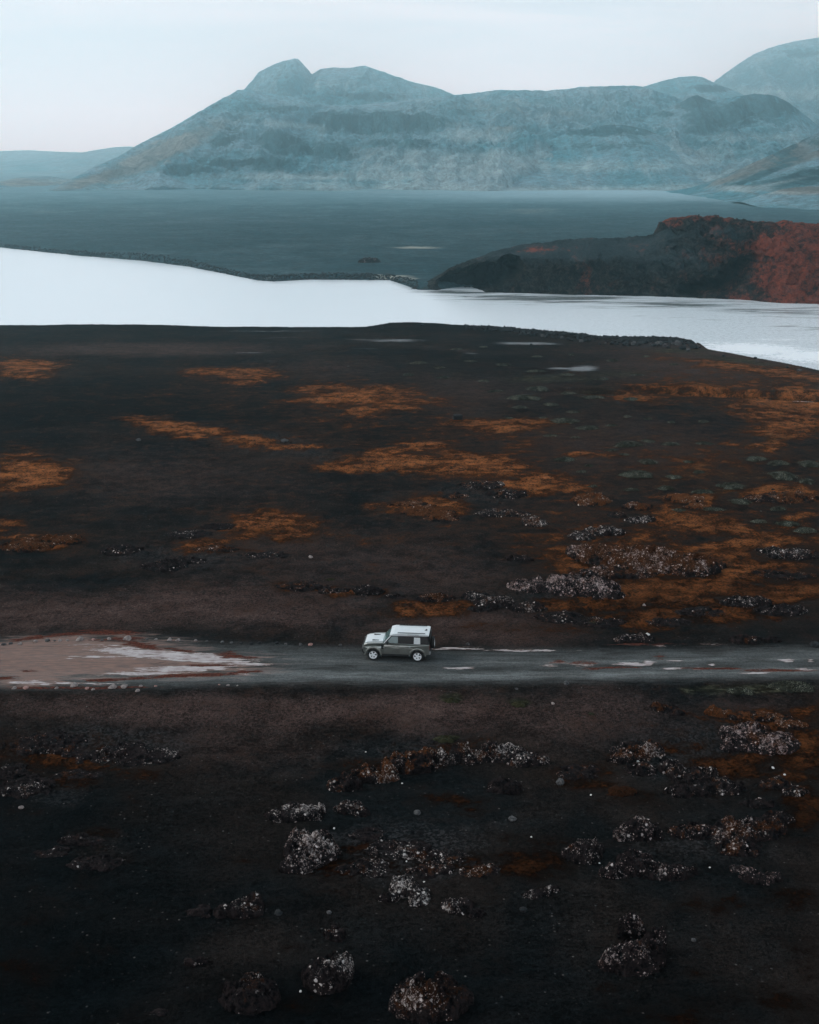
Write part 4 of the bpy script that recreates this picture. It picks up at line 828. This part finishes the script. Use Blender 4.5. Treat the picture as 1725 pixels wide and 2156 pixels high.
# ------------------------------------------------------------------ cushion plants
def plant_material(name, ca, cb, tip):
    m, k, b, pos = new_mat(name)
    n = k.noise(pos, 3.0, 5, .7); n2 = k.noise(pos, 14, 3, .7)
    c = k.mix(k.step(n, .3, .7), ca, cb); c = k.mix(k.mul(k.step(n2, .50, .66), k.step(k.noise(pos, .8, 4, .7), .42, .58)), c, tip)
    k.put(b.inputs['Base Color'], c); b.inputs['Roughness'].default_value = .9; b.inputs['Specular IOR Level'].default_value = .15
    return m
PM = plant_material('cushion_leaves', (0.010, 0.011, 0.008), (0.036, 0.037, 0.026), (0.27, 0.28, 0.22))
PG = plant_material('green_leaves', (0.012, 0.012, 0.005), (0.034, 0.032, 0.014), (0.06, 0.06, 0.03))
def cushion_mesh(seed, mat, leaves=900, leaf=.07):
    r = random.Random(seed); V = []; Fc = []
    hs = [(q, r.uniform(.05, .20)/(q**.35), r.uniform(0, 6.28)) for q in (1, 2, 3, 5, 7, 9)]
    def out(th): return .82 + sum(a_*math.sin(q*th+p_) for q, a_, p_ in hs)
    n, mrg = 26, 9                    # dome
    for j in range(mrg+1):
        ph = (math.pi/2)*j/mrg
        for i in range(n):
            th = 2*math.pi*i/n; rr = math.cos(ph)*out(th)
            V.append((rr*math.cos(th), rr*math.sin(th), math.sin(ph)*(1+.25*r.uniform(-1, 1)) - .12))
    for j in range(mrg):
        for i in range(n):
            a = j*n+i; b_ = j*n+(i+1) % n; Fc.append((a, b_, b_+n, a+n))
    for _ in range(leaves):           # small leaves standing off the dome
        th = r.uniform(0, 2*math.pi); ph = math.asin(r.uniform(0, 1)); rr = math.cos(ph)*out(th); k_ = r.uniform(.97, 1.05) if r.random() < .7 else r.uniform(1, 1.5)
        p = Vector((rr*math.cos(th)*k_, rr*math.sin(th)*k_, math.sin(ph)*(k_ if k_ < 1.06 else .4)))
        d_ = Vector((p.x, p.y, p.z+.5)).normalized() + Vector((r.uniform(-.5, .5), r.uniform(-.5, .5), r.uniform(-.2, .6))); d_.normalize()
        s_ = d_.cross(Vector((r.uniform(-1, 1), r.uniform(-1, 1), r.uniform(-1, 1)))).normalized()
        L_ = leaf*r.uniform(.6, 1.6); b0 = len(V)
        V += [tuple(p-s_*leaf*.3), tuple(p+s_*leaf*.3), tuple(p+d_*L_+Vector((0, 0, L_*.8)))]; Fc.append((b0, b0+1, b0+2))
    me = bpy.data.meshes.new('cushion'); me.from_pydata(V, [], Fc); me.update(); me.materials.append(mat); return me
CMe = [cushion_mesh(s, PM, 1400, .06) for s in (1, 2, 3, 6, 7, 8)]; CGe = [cushion_mesh(s, PG, 1300, .05) for s in (4, 5)]
def plant(u, v, ru, rv, label, meshes, group, name='cushion_plant', cat='plant'):
    X, Y = ground_pt(u, v+rv*.3); d = depth_at(X, Y); a = ru*d/F; dip = math.atan2(H, Y)
    hh = min(.27*a, .5, 1.0*rv*d/F); a *= R.uniform(.75, 1.15); bb = max((2*rv*d/F - hh*math.cos(dip)*.8)/(2*math.sin(dip)), .45*a)
    o = bpy.data.objects.new(name, R.choice(meshes)); COL.objects.link(o)
    o.location = (X, Y, hz(X, Y)-.05); o.scale = (a, bb, hh); o.rotation_euler = (0, 0, R.uniform(-.15, .15))
    return tag(o, label, cat, group)
rows = {
 'in the row nearest the river': [(960,738,14,3),(1020,733,12,3),(1130,752,14,3),(1205,748,14,3),(1290,760,16,4),(1360,752,14,3),(1420,770,16,3)],
 'in the second row from the river': [(880,766,20,4),(925,775,18,3),(990,762,16,3),(1060,768,20,4),(1130,782,22,4),(1195,790,20,4),(1270,800,22,4),(1340,792,16,3)],
 'in the row of the two biggest domes': [(860,790,16,4),(935,795,18,4),(1020,803,18,4),(1132,820,30,8),(1195,830,20,4),(1250,838,24,5),(1330,843,18,4)],
 'just below the two biggest domes': [(1045,826,20,4),(1104,838,34,8),(1160,852,24,5),(1095,858,16,4),(1210,868,22,4)],
 'level with the small black block': [(1075,880,12,3),(1145,880,14,3),(1190,886,30,8),(1242,900,24,7),(1290,896,14,4),(1320,878,12,4),(1365,882,14,3),(1415,889,12,4),(1480,888,14,5)],
 'one row under the small black block': [(1160,918,16,4),(1212,922,14,3),(1320,938,34,9),(1365,930,20,5),(1290,950,14,4),(1410,937,20,6),(1480,935,20,5),(1580,968,0,0)],
 'in the row of the round pale bush': [(1190,972,28,7),(1240,985,14,4),(1315,960,12,4),(1365,975,26,8),(1450,975,14,5),(1590,968,22,8),(1640,978,26,8),(1705,980,30,10)],
 'in the row below the round pale bush': [(1225,998,12,4),(1345,1003,40,12),(1420,1008,20,6),(1470,998,16,6),(1650,1005,34,13),(1700,1018,24,9)],
 'in the lowest row of cushions': [(1250,1028,14,4),(1330,1035,18,5),(1405,1032,24,7),(1540,1028,36,9),(1480,1040,30,7),(1560,1058,26,8),(1640,1075,24,7),(1500,1075,28,6),(1430,1078,20,5),(1660,1105,28,7),(1700,1118,30,9),(1600,1100,20,6)],
}
for rname, L in rows.items():
    L = sorted([l for l in L if l[2] > 0])
    for i, (u, v, ru, rv) in enumerate(L):
        plant(u, v, ru, rv, f'grey-green cushion plant, {ORD[i]} from the left {rname}', CMe, 'grey-green cushion plants on the plain')
plant(1675,1443,58,16,'large grey-green creeping bush on the road verge at the right edge', CMe, None, 'shrub', 'shrub')
plant(1560,1450,36,12,'grey-green creeping bush on the mossy verge left of the larger one', CMe, None, 'shrub', 'shrub')
plant(951,1467,22,9,'round dark olive tuft on the verge below the road, right of the car', CGe, 'olive tufts on the verge', 'moss_tuft', 'moss')
plant(1098,1473,26,9,'flat oval olive tuft on the verge, right of the round one', CGe, 'olive tufts on the verge', 'moss_tuft', 'moss')
plant(1245,1491,12,5,'tiny green tuft alone on the ash below the road', CGe, None, 'moss_tuft', 'moss')
plant(945,1531,32,8,'olive bush on the ash just above the curved ridge', CGe, None, 'shrub', 'shrub')
plant(1250,1312,0.1+18,6,'small green cushion between moss and the road right of the car', CGe, None, 'cushion_plant', 'plant')
plant(695,1240-16,14,4,'small green cushion behind and left of the car', CGe, None, 'cushion_plant', 'plant')

# ------------------------------------------------------------------ loose pebbles and shore rubble: nobody could count them
def pebble_field(name, pts, kind, label):
    t = bmesh.new(); bmesh.ops.create_icosphere(t, subdivisions=1, radius=1); tv = np.array([v.co[:] for v in t.verts]); tf = np.array([[v.index for v in f.verts] for f in t.faces]); t.free()
    P = np.array(pts); n = len(P)
    jit = rng.uniform(.55, 1.35, (n, len(tv), 1)); sc = np.stack([P[:, 2]*rng.uniform(.8, 1.5, n), P[:, 2], P[:, 2]*rng.uniform(.5, .9, n)], -1)[:, None, :]
    a = rng.uniform(0, 6.28, n)[:, None]
    v = tv[None]*jit*sc; x = v[..., 0]*np.cos(a)-v[..., 1]*np.sin(a); y = v[..., 0]*np.sin(a)+v[..., 1]*np.cos(a)
    g = height(P[:, 0], P[:, 1])
    co = np.stack([x+P[:, 0:1], y+P[:, 1:2], v[..., 2]+(g+P[:, 2]*.25)[:, None]], -1).reshape(-1, 3)
    fc = (tf[None]+(np.arange(n)*len(tv))[:, None, None]).reshape(-1, 3)
    me = bpy.data.meshes.new(name); me.from_pydata(co.tolist(), [], fc.tolist()); me.update(); me.materials.append(STONE[kind])
    o = bpy.data.objects.new(name, me); COL.objects.link(o); return stuff(o, label, 'gravel')
def scatter(n, L, rmin, rmax, vlo=700, vhi=2150, thr=.45, avoid=True):
    out = []
    while len(out) < n:
        u = rng.uniform(-100, 1825, 4000); v = rng.uniform(vlo, vhi, 4000)
        m = blobs(u, v, L) if L else np.ones(4000)
        X, Y = ground_pt(u, v); m = m*(.6 + .9*fbm(X/3, Y/3, 3, 91) + .3)
        ok = (m > thr) & (~avoid | (road_d(X, Y) < -.3)) & (Y < near_bank(X)-2)
        d = depth_at(X, Y)
        r = rng.uniform(0, 1, 4000)**3*(rmax-rmin)+rmin
        r = np.maximum(r, d/F*1.0*rng.uniform(.8, 1.5, 4000))
        out += list(zip(X[ok], Y[ok], r[ok]))
    return out[:n]
pebble_field('loose_gravel', scatter(5200, RUB, .03, .24), 'dark', 'dark loose lava gravel scattered in bands over the near plain')
pebble_field('grey_gravel', scatter(2600, RUB, .03, .17), 'grey', 'grey stony rubble scattered among the lava outcrops')
pebble_field('pale_gravel', scatter(750, RUB, .025, .10), 'pale', 'pale chips of rock sprinkled around the outcrops')
pebble_field('sparse_gravel', scatter(1500, None, .02, .10, thr=.9), 'grey', 'thin sprinkling of single pebbles over the open black ash')
pebble_field('band_gravel', scatter(900, [(430,915,90,12,1,.17),(560,948,180,18,1,.14),(760,992,130,12,.9,.05),(1010,1030,110,30,.8),(250,1550,160,26,.8)], .10, .42, thr=.55), 'grey', 'grey lava rubble strung out along the lower edge of the moss streaks')
pts = []
for _ in range(2600):
    u = rng.uniform(-150, 880); X, Y = ground_pt(u, interp(u, FAR_BANK), WATER); dY = abs(rng.normal(0, 3.0)) + .5
    pts.append((X, Y+dY, rng.uniform(.12, .42)))
pebble_field('shore_rubble', pts, 'dark', 'dark broken rubble along the far river bank')
pts = []
for _ in range(1200):
    u = rng.uniform(980, 1460); v = interp(u, NEAR_BANK) + abs(rng.normal(0, 5)) + 1
    X, Y = ground_pt(u, v, -.5); pts.append((X, min(Y, float(near_bank(X))-.4), rng.uniform(.08, .38)))
pebble_field('spit_rubble', pts, 'dark', 'dark rubble between the rocks of the near shore and spit')

# ------------------------------------------------------------------ the car
def car_mats():
    M = {}
    m, k, b, pos = new_mat('silver_green_paint')
    n = k.noise(pos, 2.5, 4, .6); k.put(b.inputs['Base Color'], k.mix(n, (0.29, 0.305, 0.28), (0.36, 0.375, 0.35)))
    b.inputs['Metallic'].default_value = .97; k.put(b.inputs['Roughness'], k.step(n, .3, .7, .30, .40)); b.inputs['Coat Weight'].default_value = .8; b.inputs['Coat Roughness'].default_value = .08
    M['paint'] = m
    M['roof'] = simple('sky_lit_roof_paint', (0.66, 0.69, 0.70), .35, .1, .5, .06, 2, .6)  # sky reflection on roof, bonnet and pillars painted in as a paler tone
    M['glass'] = simple('dark_glass', (0.004, 0.006, 0.007), .08, 0, .22)
    M['tint'] = simple('clear_glass', (0.09, 0.15, 0.15), .05, 0, .7)
    M['black'] = simple('black_plastic', (0.014, 0.015, 0.016), .55, 0, .4, .2)
    M['tyre'] = simple('tyre_rubber', (0.018, 0.018, 0.018), .85, 0, .3, .3)
    M['rim'] = simple('silver_rim', (0.85, 0.87, 0.88), .35, .1, .5, .08, 5)
    M['white'] = simple('white_panel', (0.62, 0.64, 0.64), .5, 0, .5, .05)
    M['red'] = simple('red_lamp', (0.16, 0.012, 0.012), .25, 0, .5)
    M['lamp'] = simple('lamp_glass', (0.70, 0.74, 0.76), .15, .2, .8)
    M['metal'] = simple('brushed_metal', (0.55, 0.56, 0.57), .35, .7, .5)
    return M
M = car_mats()
def arc(cx, cz, r, a0, a1, n=14): return [(cx + r*math.cos(math.radians(a0+(a1-a0)*i/n)), cz + r*math.sin(math.radians(a0+(a1-a0)*i/n))) for i in range(n+1)]
def prism(name, pts, y0, y1, mat, parent, bevel=0.0, seg=2, smooth=False, taper=None):
    bm = bmesh.new()
    a = [bm.verts.new((x, y0, z_)) for x, z_ in pts]; b_ = [bm.verts.new((x, y1, z_)) for x, z_ in pts]; n = len(pts)
    bm.faces.new(a); bm.faces.new(b_[::-1])
    for i in range(n): bm.faces.new((a[i], b_[i], b_[(i+1) % n], a[(i+1) % n]))
    if taper: 
        for v in bm.verts: taper(v)
    if bevel:
        e = [e for e in bm.edges if abs(e.verts[0].co.y-e.verts[1].co.y) < 1e-4 or taper]
        bmesh.ops.bevel(bm, geom=e, offset=bevel, segments=seg, affect='EDGES', profile=.6, clamp_overlap=True)
    return bmobj(name, bm, mat, parent, smooth)
def box(name, c, s, mat, parent, bevel=0.0, rot=None):
    bm = bmesh.new(); bmesh.ops.create_cube(bm, size=1)
    for v in bm.verts: v.co = Vector((v.co.x*s[0], v.co.y*s[1], v.co.z*s[2]))
    if bevel: bmesh.ops.bevel(bm, geom=list(bm.edges), offset=bevel, segments=2, affect='EDGES', clamp_overlap=True)
    if rot: bmesh.ops.rotate(bm, verts=bm.verts, matrix=rot)
    bmesh.ops.translate(bm, verts=bm.verts, vec=c)
    return bmobj(name, bm, mat, parent)
def lathe(prof, n=36, axis='Y'):
    bm = bmesh.new(); rings = []
    for i in range(n):
        a = 2*math.pi*i/n; rings.append([bm.verts.new((r*math.cos(a), y, r*math.sin(a))) for r, y in prof])
    for i in range(n):
        for j in range(len(prof)-1): bm.faces.new((rings[i][j], rings[(i+1) % n][j], rings[(i+1) % n][j+1], rings[i][j+1]))
    return bm
def wheel(parent, x, y, z_, side, spare=False):
    e = bpy.data.objects.new('wheel', None); COL.objects.link(e); e.parent = parent; e.location = (x, y, z_)
    e.rotation_euler = (0, R.uniform(0, 1) if not spare else .3, 0) if not spare else (0, 0, math.pi/2)
    s = side
    bm = lathe([(.27, -.11*s), (.30, -.13*s), (.37, -.125*s), (.40, -.09*s), (.405, 0), (.40, .09*s), (.37, .125*s), (.30, .13*s), (.27, .11*s), (.27, -.11*s)], 44)
    for v in bm.verts:
        r = math.hypot(v.co.x, v.co.z)
        if r > .395: k_ = 1+.012*(1 if int(math.atan2(v.co.z, v.co.x)/(2*math.pi)*44+.5) % 2 else -1); v.co.x *= k_; v.co.z *= k_
    bmobj('tyre', bm, M['tyre'], e, True)
    bm = lathe([(.245, .10*s), (.262, .115*s), (.275, .115*s), (.272, .06*s), (.23, .03*s), (.22, -.05*s)], 44)
    bmesh.ops.create_cone(bm, segments=24, radius1=.075, radius2=.065, depth=.05, cap_ends=True, matrix=Matrix.Translation((0, .085*s, 0)) @ Matrix.Rotation(math.pi/2, 4, 'X'))
    for i in range(5):
        a = 2*math.pi*i/5 + .3
        r0, r1 = .05, .255; w0, w1 = .045, .062
        c, sn = math.cos(a), math.sin(a)
        vv_ = []
        for yy in (.10*s, .06*s):
            for (r_, w_) in ((r0, -w0), (r0, w0), (r1, w1), (r1, -w1)): vv_.append(bm.verts.new((r_*c - w_*sn, yy, r_*sn + w_*c)))
        for f in ((0, 1, 2, 3), (7, 6, 5, 4), (0, 4, 5, 1), (1, 5, 6, 2), (2, 6, 7, 3), (3, 7, 4, 0)): bm.faces.new([vv_[i_] for i_ in f])
    bmobj('rim', bm, M['rim'], e)
    bm = lathe([(.0, -.02*s), (.225, -.02*s), (.225, .0)], 30); bmobj('brake_disc', bm, M['black'], e)
    return e
def build_car():
    c = bpy.data.objects.new('off_road_car', None); COL.objects.link(c)
    tag(c, 'silver-green four-door off-road car facing left on the gravel road, pale roof and white side panel', 'car')
    out = [(2.27,.56),(2.30,.70),(2.31,1.20),(2.28,1.28),(-.80,1.30),(-1.0,1.29),(-1.55,1.265),(-1.95,1.22),(-2.16,1.13),(-2.25,.98),(-2.27,.80),(-2.24,.62),(-2.08,.50)]
    out += arc(-1.53,.41,.50,172,8)[0:] + [(-.90,.45),(.86,.45)] + arc(1.49,.41,.50,172,8) + [(2.08,.50)]
    def tp(v):
        if v.co.z > 1.0 and v.co.x < -.9: v.co.y *= 1 - .10*min(1, (-.9-v.co.x)/1.3)
        if v.co.x < -1.9: v.co.y *= .93
    body = prism('body', out, -.955, .955, M['paint'], c, .11, 4, taper=None)
    for v in body.data.vertices:
        if v.co.x < -1.7: v.co.y *= 1 - .10*(-1.7-v.co.x)/.6
        if v.co.z < .8: v.co.y *= 1 - .03*(.8-v.co.z)/.4
    # bonnet bulge and cowl
    prism('bonnet', [(-.86,1.295),(-.90,1.335),(-1.5,1.315),(-1.95,1.255),(-2.10,1.20),(-2.12,1.16),(-1.5,1.25),(-.9,1.27)], -.68, .68, M['roof'], c, .02)
    for s in (-1, 1): box('bonnet_vent', (-1.35, s*.50, 1.322), (.55, .14, .02), M['black'], c, .005, Matrix.Rotation(math.radians(2), 3, 'Y'))
    # greenhouse
    def cab(v):
        t = (v.co.z-1.27)/.60; v.co.y *= 1-.13*max(0, t)
    prism('cabin', [(-.86,1.27),(2.26,1.27),(2.24,1.50),(2.17,1.84),(-.30,1.84),(-.36,1.80)], -.93, .93, M['glass'], c, .02, 2, taper=cab)
    # roof
    rf = prism('roof', [(-.42,1.80),(-.40,1.87),(-.15,1.945),(.4,1.975),(1.5,1.975),(2.15,1.945),(2.25,1.91),(2.24,1.84),(-.38,1.79)], -.835, .835, M['roof'], c, .05, 3)
    for s in (-1, 1):
        prism('roof_rail', [(.10,1.97),(.14,2.02),(1.98,2.02),(2.02,1.97),(1.95,1.985),(.17,1.985)], s*.70-.02, s*.70+.02, M['black'], rf)
        box('roof_window', (1.18, s*.795, 1.925), (.78, .09, .05), M['glass'], rf, .008, Matrix.Rotation(math.radians(-s*38), 3, 'X'))
    bm = bmesh.new(); vs_ = [bm.verts.new(p) for p in ((1.90,-.03,1.955),(2.08,-.03,1.955),(2.08,.03,1.955),(1.90,.03,1.955),(2.04,-.008,2.05),(2.07,-.008,2.05),(2.07,.008,2.05),(2.04,.008,2.05))]
    for f in ((0,1,5,4),(1,2,6,5),(2,3,7,6),(3,0,4,7),(4,5,6,7)): bm.faces.new([vs_[i] for i in f])
    bmobj('antenna', bm, M['black'], rf)
    def yat(z_): return .93*(1-.13*(z_-1.27)/.60)
    def pane(name, pts, mat, s, off=.010, parent=c):
        V = [(x, s*(yat(z_)+off), z_) for x, z_ in pts] + [(x, s*(yat(z_)-.01), z_) for x, z_ in pts]; n = len(pts)
        Fc = [tuple(range(n)), tuple(range(2*n-1, n-1, -1))] + [(i, i+n, (i+1) % n + n, (i+1) % n) for i in range(n)]
        o = pyobj(name, V, Fc, mat, parent=parent); return o
    for s in (-1, 1):
        pane('side_window', [(-.62,1.33),(.16,1.33),(.16,1.76),(-.26,1.76)], M['tint'], s)
        pane('side_window', [(.34,1.33),(.90,1.33),(.90,1.74),(.34,1.74)], M['glass'], s, .006)
        pane('side_panel', [(1.24,1.31),(1.68,1.31),(1.66,1.74),(1.25,1.74)], M['white'], s, .018)
        pane('side_window', [(1.74,1.33),(2.16,1.33),(2.12,1.74),(1.74,1.74)], M['glass'], s, .006)
        pane('windscreen_pillar', [(-.84,1.29),(-.76,1.29),(-.28,1.83),(-.36,1.83)], M['roof'], s, .014)
    pyobj('windscreen', [(-.885,-.84,1.31),(-.885,.84,1.31),(-.405,.76,1.79),(-.405,-.76,1.79),(-.86,-.84,1.30),(-.86,.84,1.30),(-.38,.76,1.78),(-.38,-.76,1.78)], [(0,1,2,3),(7,6,5,4),(0,4,5,1),(1,5,6,2),(2,6,7,3),(3,7,4,0)], M['tint'], parent=c)
    # flares, sills, bumpers
    for s in (-1, 1):
        for ax in (-1.53, 1.49):
            pts = arc(ax, .41, .60, 178, 2, 16) + arc(ax, .41, .49, 2, 178, 16)
            f = prism('wheel_arch', pts, s*.90, s*1.0, M['paint'], c, .03, 2)
            for v in f.data.vertices:
                pass
            lip = prism('arch_lip', arc(ax, .41, .505, 180, 0, 16) + arc(ax, .41, .475, 0, 180, 16), s*.90, s*1.008, M['black'], f)
        prism('sill', [(-.98,.40),(.94,.40),(.96,.52),(-1.0,.52)], s*.86, s*.965, M['black'], c, .01)
        for (x0_, x1_, nm) in ((-.78, .235, 'door'), (.255, 1.18, 'door')):
            dp = [(x0_,.56),(min(x1_, 1.02 if x1_ > 1 else x1_),.56),(x1_,.92),(x1_,1.06),(x1_,1.19),(x0_,1.19),(x0_,1.06),(x0_,.92)]
            def curve(v): v.co.y -= s*max(0, v.co.z-.92)**2*.55
            dr = prism(nm, dp, s*.93, s*.966, M['paint'], c, .006, 1, taper=curve)
            hx = x1_-.20 if x0_ < 0 else x1_-.22
            box('handle', (hx, s*.968, 1.07), (.11, .03, .055), M['metal'], dr, .006)
        box('fender_vent', (-.90, s*.966, 1.03), (.16, .03, .30), M['black'], c, .01)
        m_ = box('side_mirror', (-.55, s*1.05, 1.36), (.13, .22, .19), M['black'], c, .03)
        box('mud_flap', (-.985, s*.86, .34), (.03, .24, .26), M['black'], c, .004); box('mud_flap', (2.02, s*.86, .36), (.03, .24, .28), M['black'], c, .004)
        h_ = box('headlight', (-2.185, s*.70, .99), (.14, .30, .20), M['black'], c, .03); box('lamp_lens', (-2.25, s*.70, 1.0), (.05, .17, .13), M['lamp'], h_, .03)
        box('fog_lamp', (-2.24, s*.66, .66), (.12, .26, .10), M['lamp'], c, .02)
        box('tail_lamp', (2.30, s*.84, 1.05), (.05, .14, .32), M['red'], c, .01)
        box('bumper_corner', (2.30, s*.78, .66), (.16, .30, .22), M['metal'], c, .04)
    box('grille', (-2.262, 0, .97), (.05, 1.05, .18), M['black'], c, .01)
    prism('front_bumper', [(-2.10,.42),(-2.30,.55),(-2.33,.78),(-2.22,.84),(-2.05,.80),(-2.02,.46)], -.84, .84, M['black'], c, .03)
    prism('rear_bumper', [(2.08,.48),(2.30,.46),(2.38,.58),(2.36,.74),(2.26,.78)], -.80, .80, M['black'], c, .03)
    box('chassis', (0, 0, .42), (3.9, 1.2, .22), M['black'], c, .02)
    box('tailgate', (2.30, 0, 1.25), (.05, 1.66, 1.0), M['black'], c, .02)
    for x in (-1.53, 1.49):
        for s in (-1, 1): wheel(c, x, s*.84, .405, s)
    sp_ = wheel(c, 2.47, -.05, 1.12, -1, True); sp_.name = 'spare_wheel'
    return c
car = build_car()
uA, vA = 785.5, 1395.0   # contact of front left tyre
xA, yA = ground_pt(790, 1391); 
car.location = (ground_pt(836, 1390)[0], ground_pt(836, 1390)[1]+.75, 0.012); car.rotation_euler = (0, 0, math.radians(-5.5)); car.scale = (1.035,)*3

# ------------------------------------------------------------------ haze in the air between here and the mountains
hm = bpy.data.materials.new('air_haze'); hm.use_nodes = True; hn = hm.node_tree; hn.nodes.clear()
ho = hn.nodes.new('ShaderNodeOutputMaterial'); hv = hn.nodes.new('ShaderNodeVolumePrincipled'); hn.links.new(hv.outputs[0], ho.inputs['Volume'])
hv.inputs['Color'].default_value = (0.60, 0.93, 1.0, 1); hv.inputs['Absorption Color'].default_value = (.35, .35, .35, 1); hv.inputs['Density'].default_value = 0.00036; hv.inputs['Anisotropy'].default_value = 0.90
x0, x1, y0, y1, z0, z1 = -9000, 9000, -400, 4300, -8, 430
me = bpy.data.meshes.new('haze'); me.from_pydata([(x, y, z_) for z_ in (z0, z1) for x, y in ((x0, y0), (x1, y0), (x1, y1), (x0, y1))], [], [(0,3,2,1),(4,5,6,7),(0,1,5,4),(1,2,6,5),(2,3,7,6),(3,0,4,7)])
me.materials.append(hm); o = bpy.data.objects.new('haze', me); COL.objects.link(o); stuff(o, 'pale blue haze filling the air over the plain and mountains', 'haze')
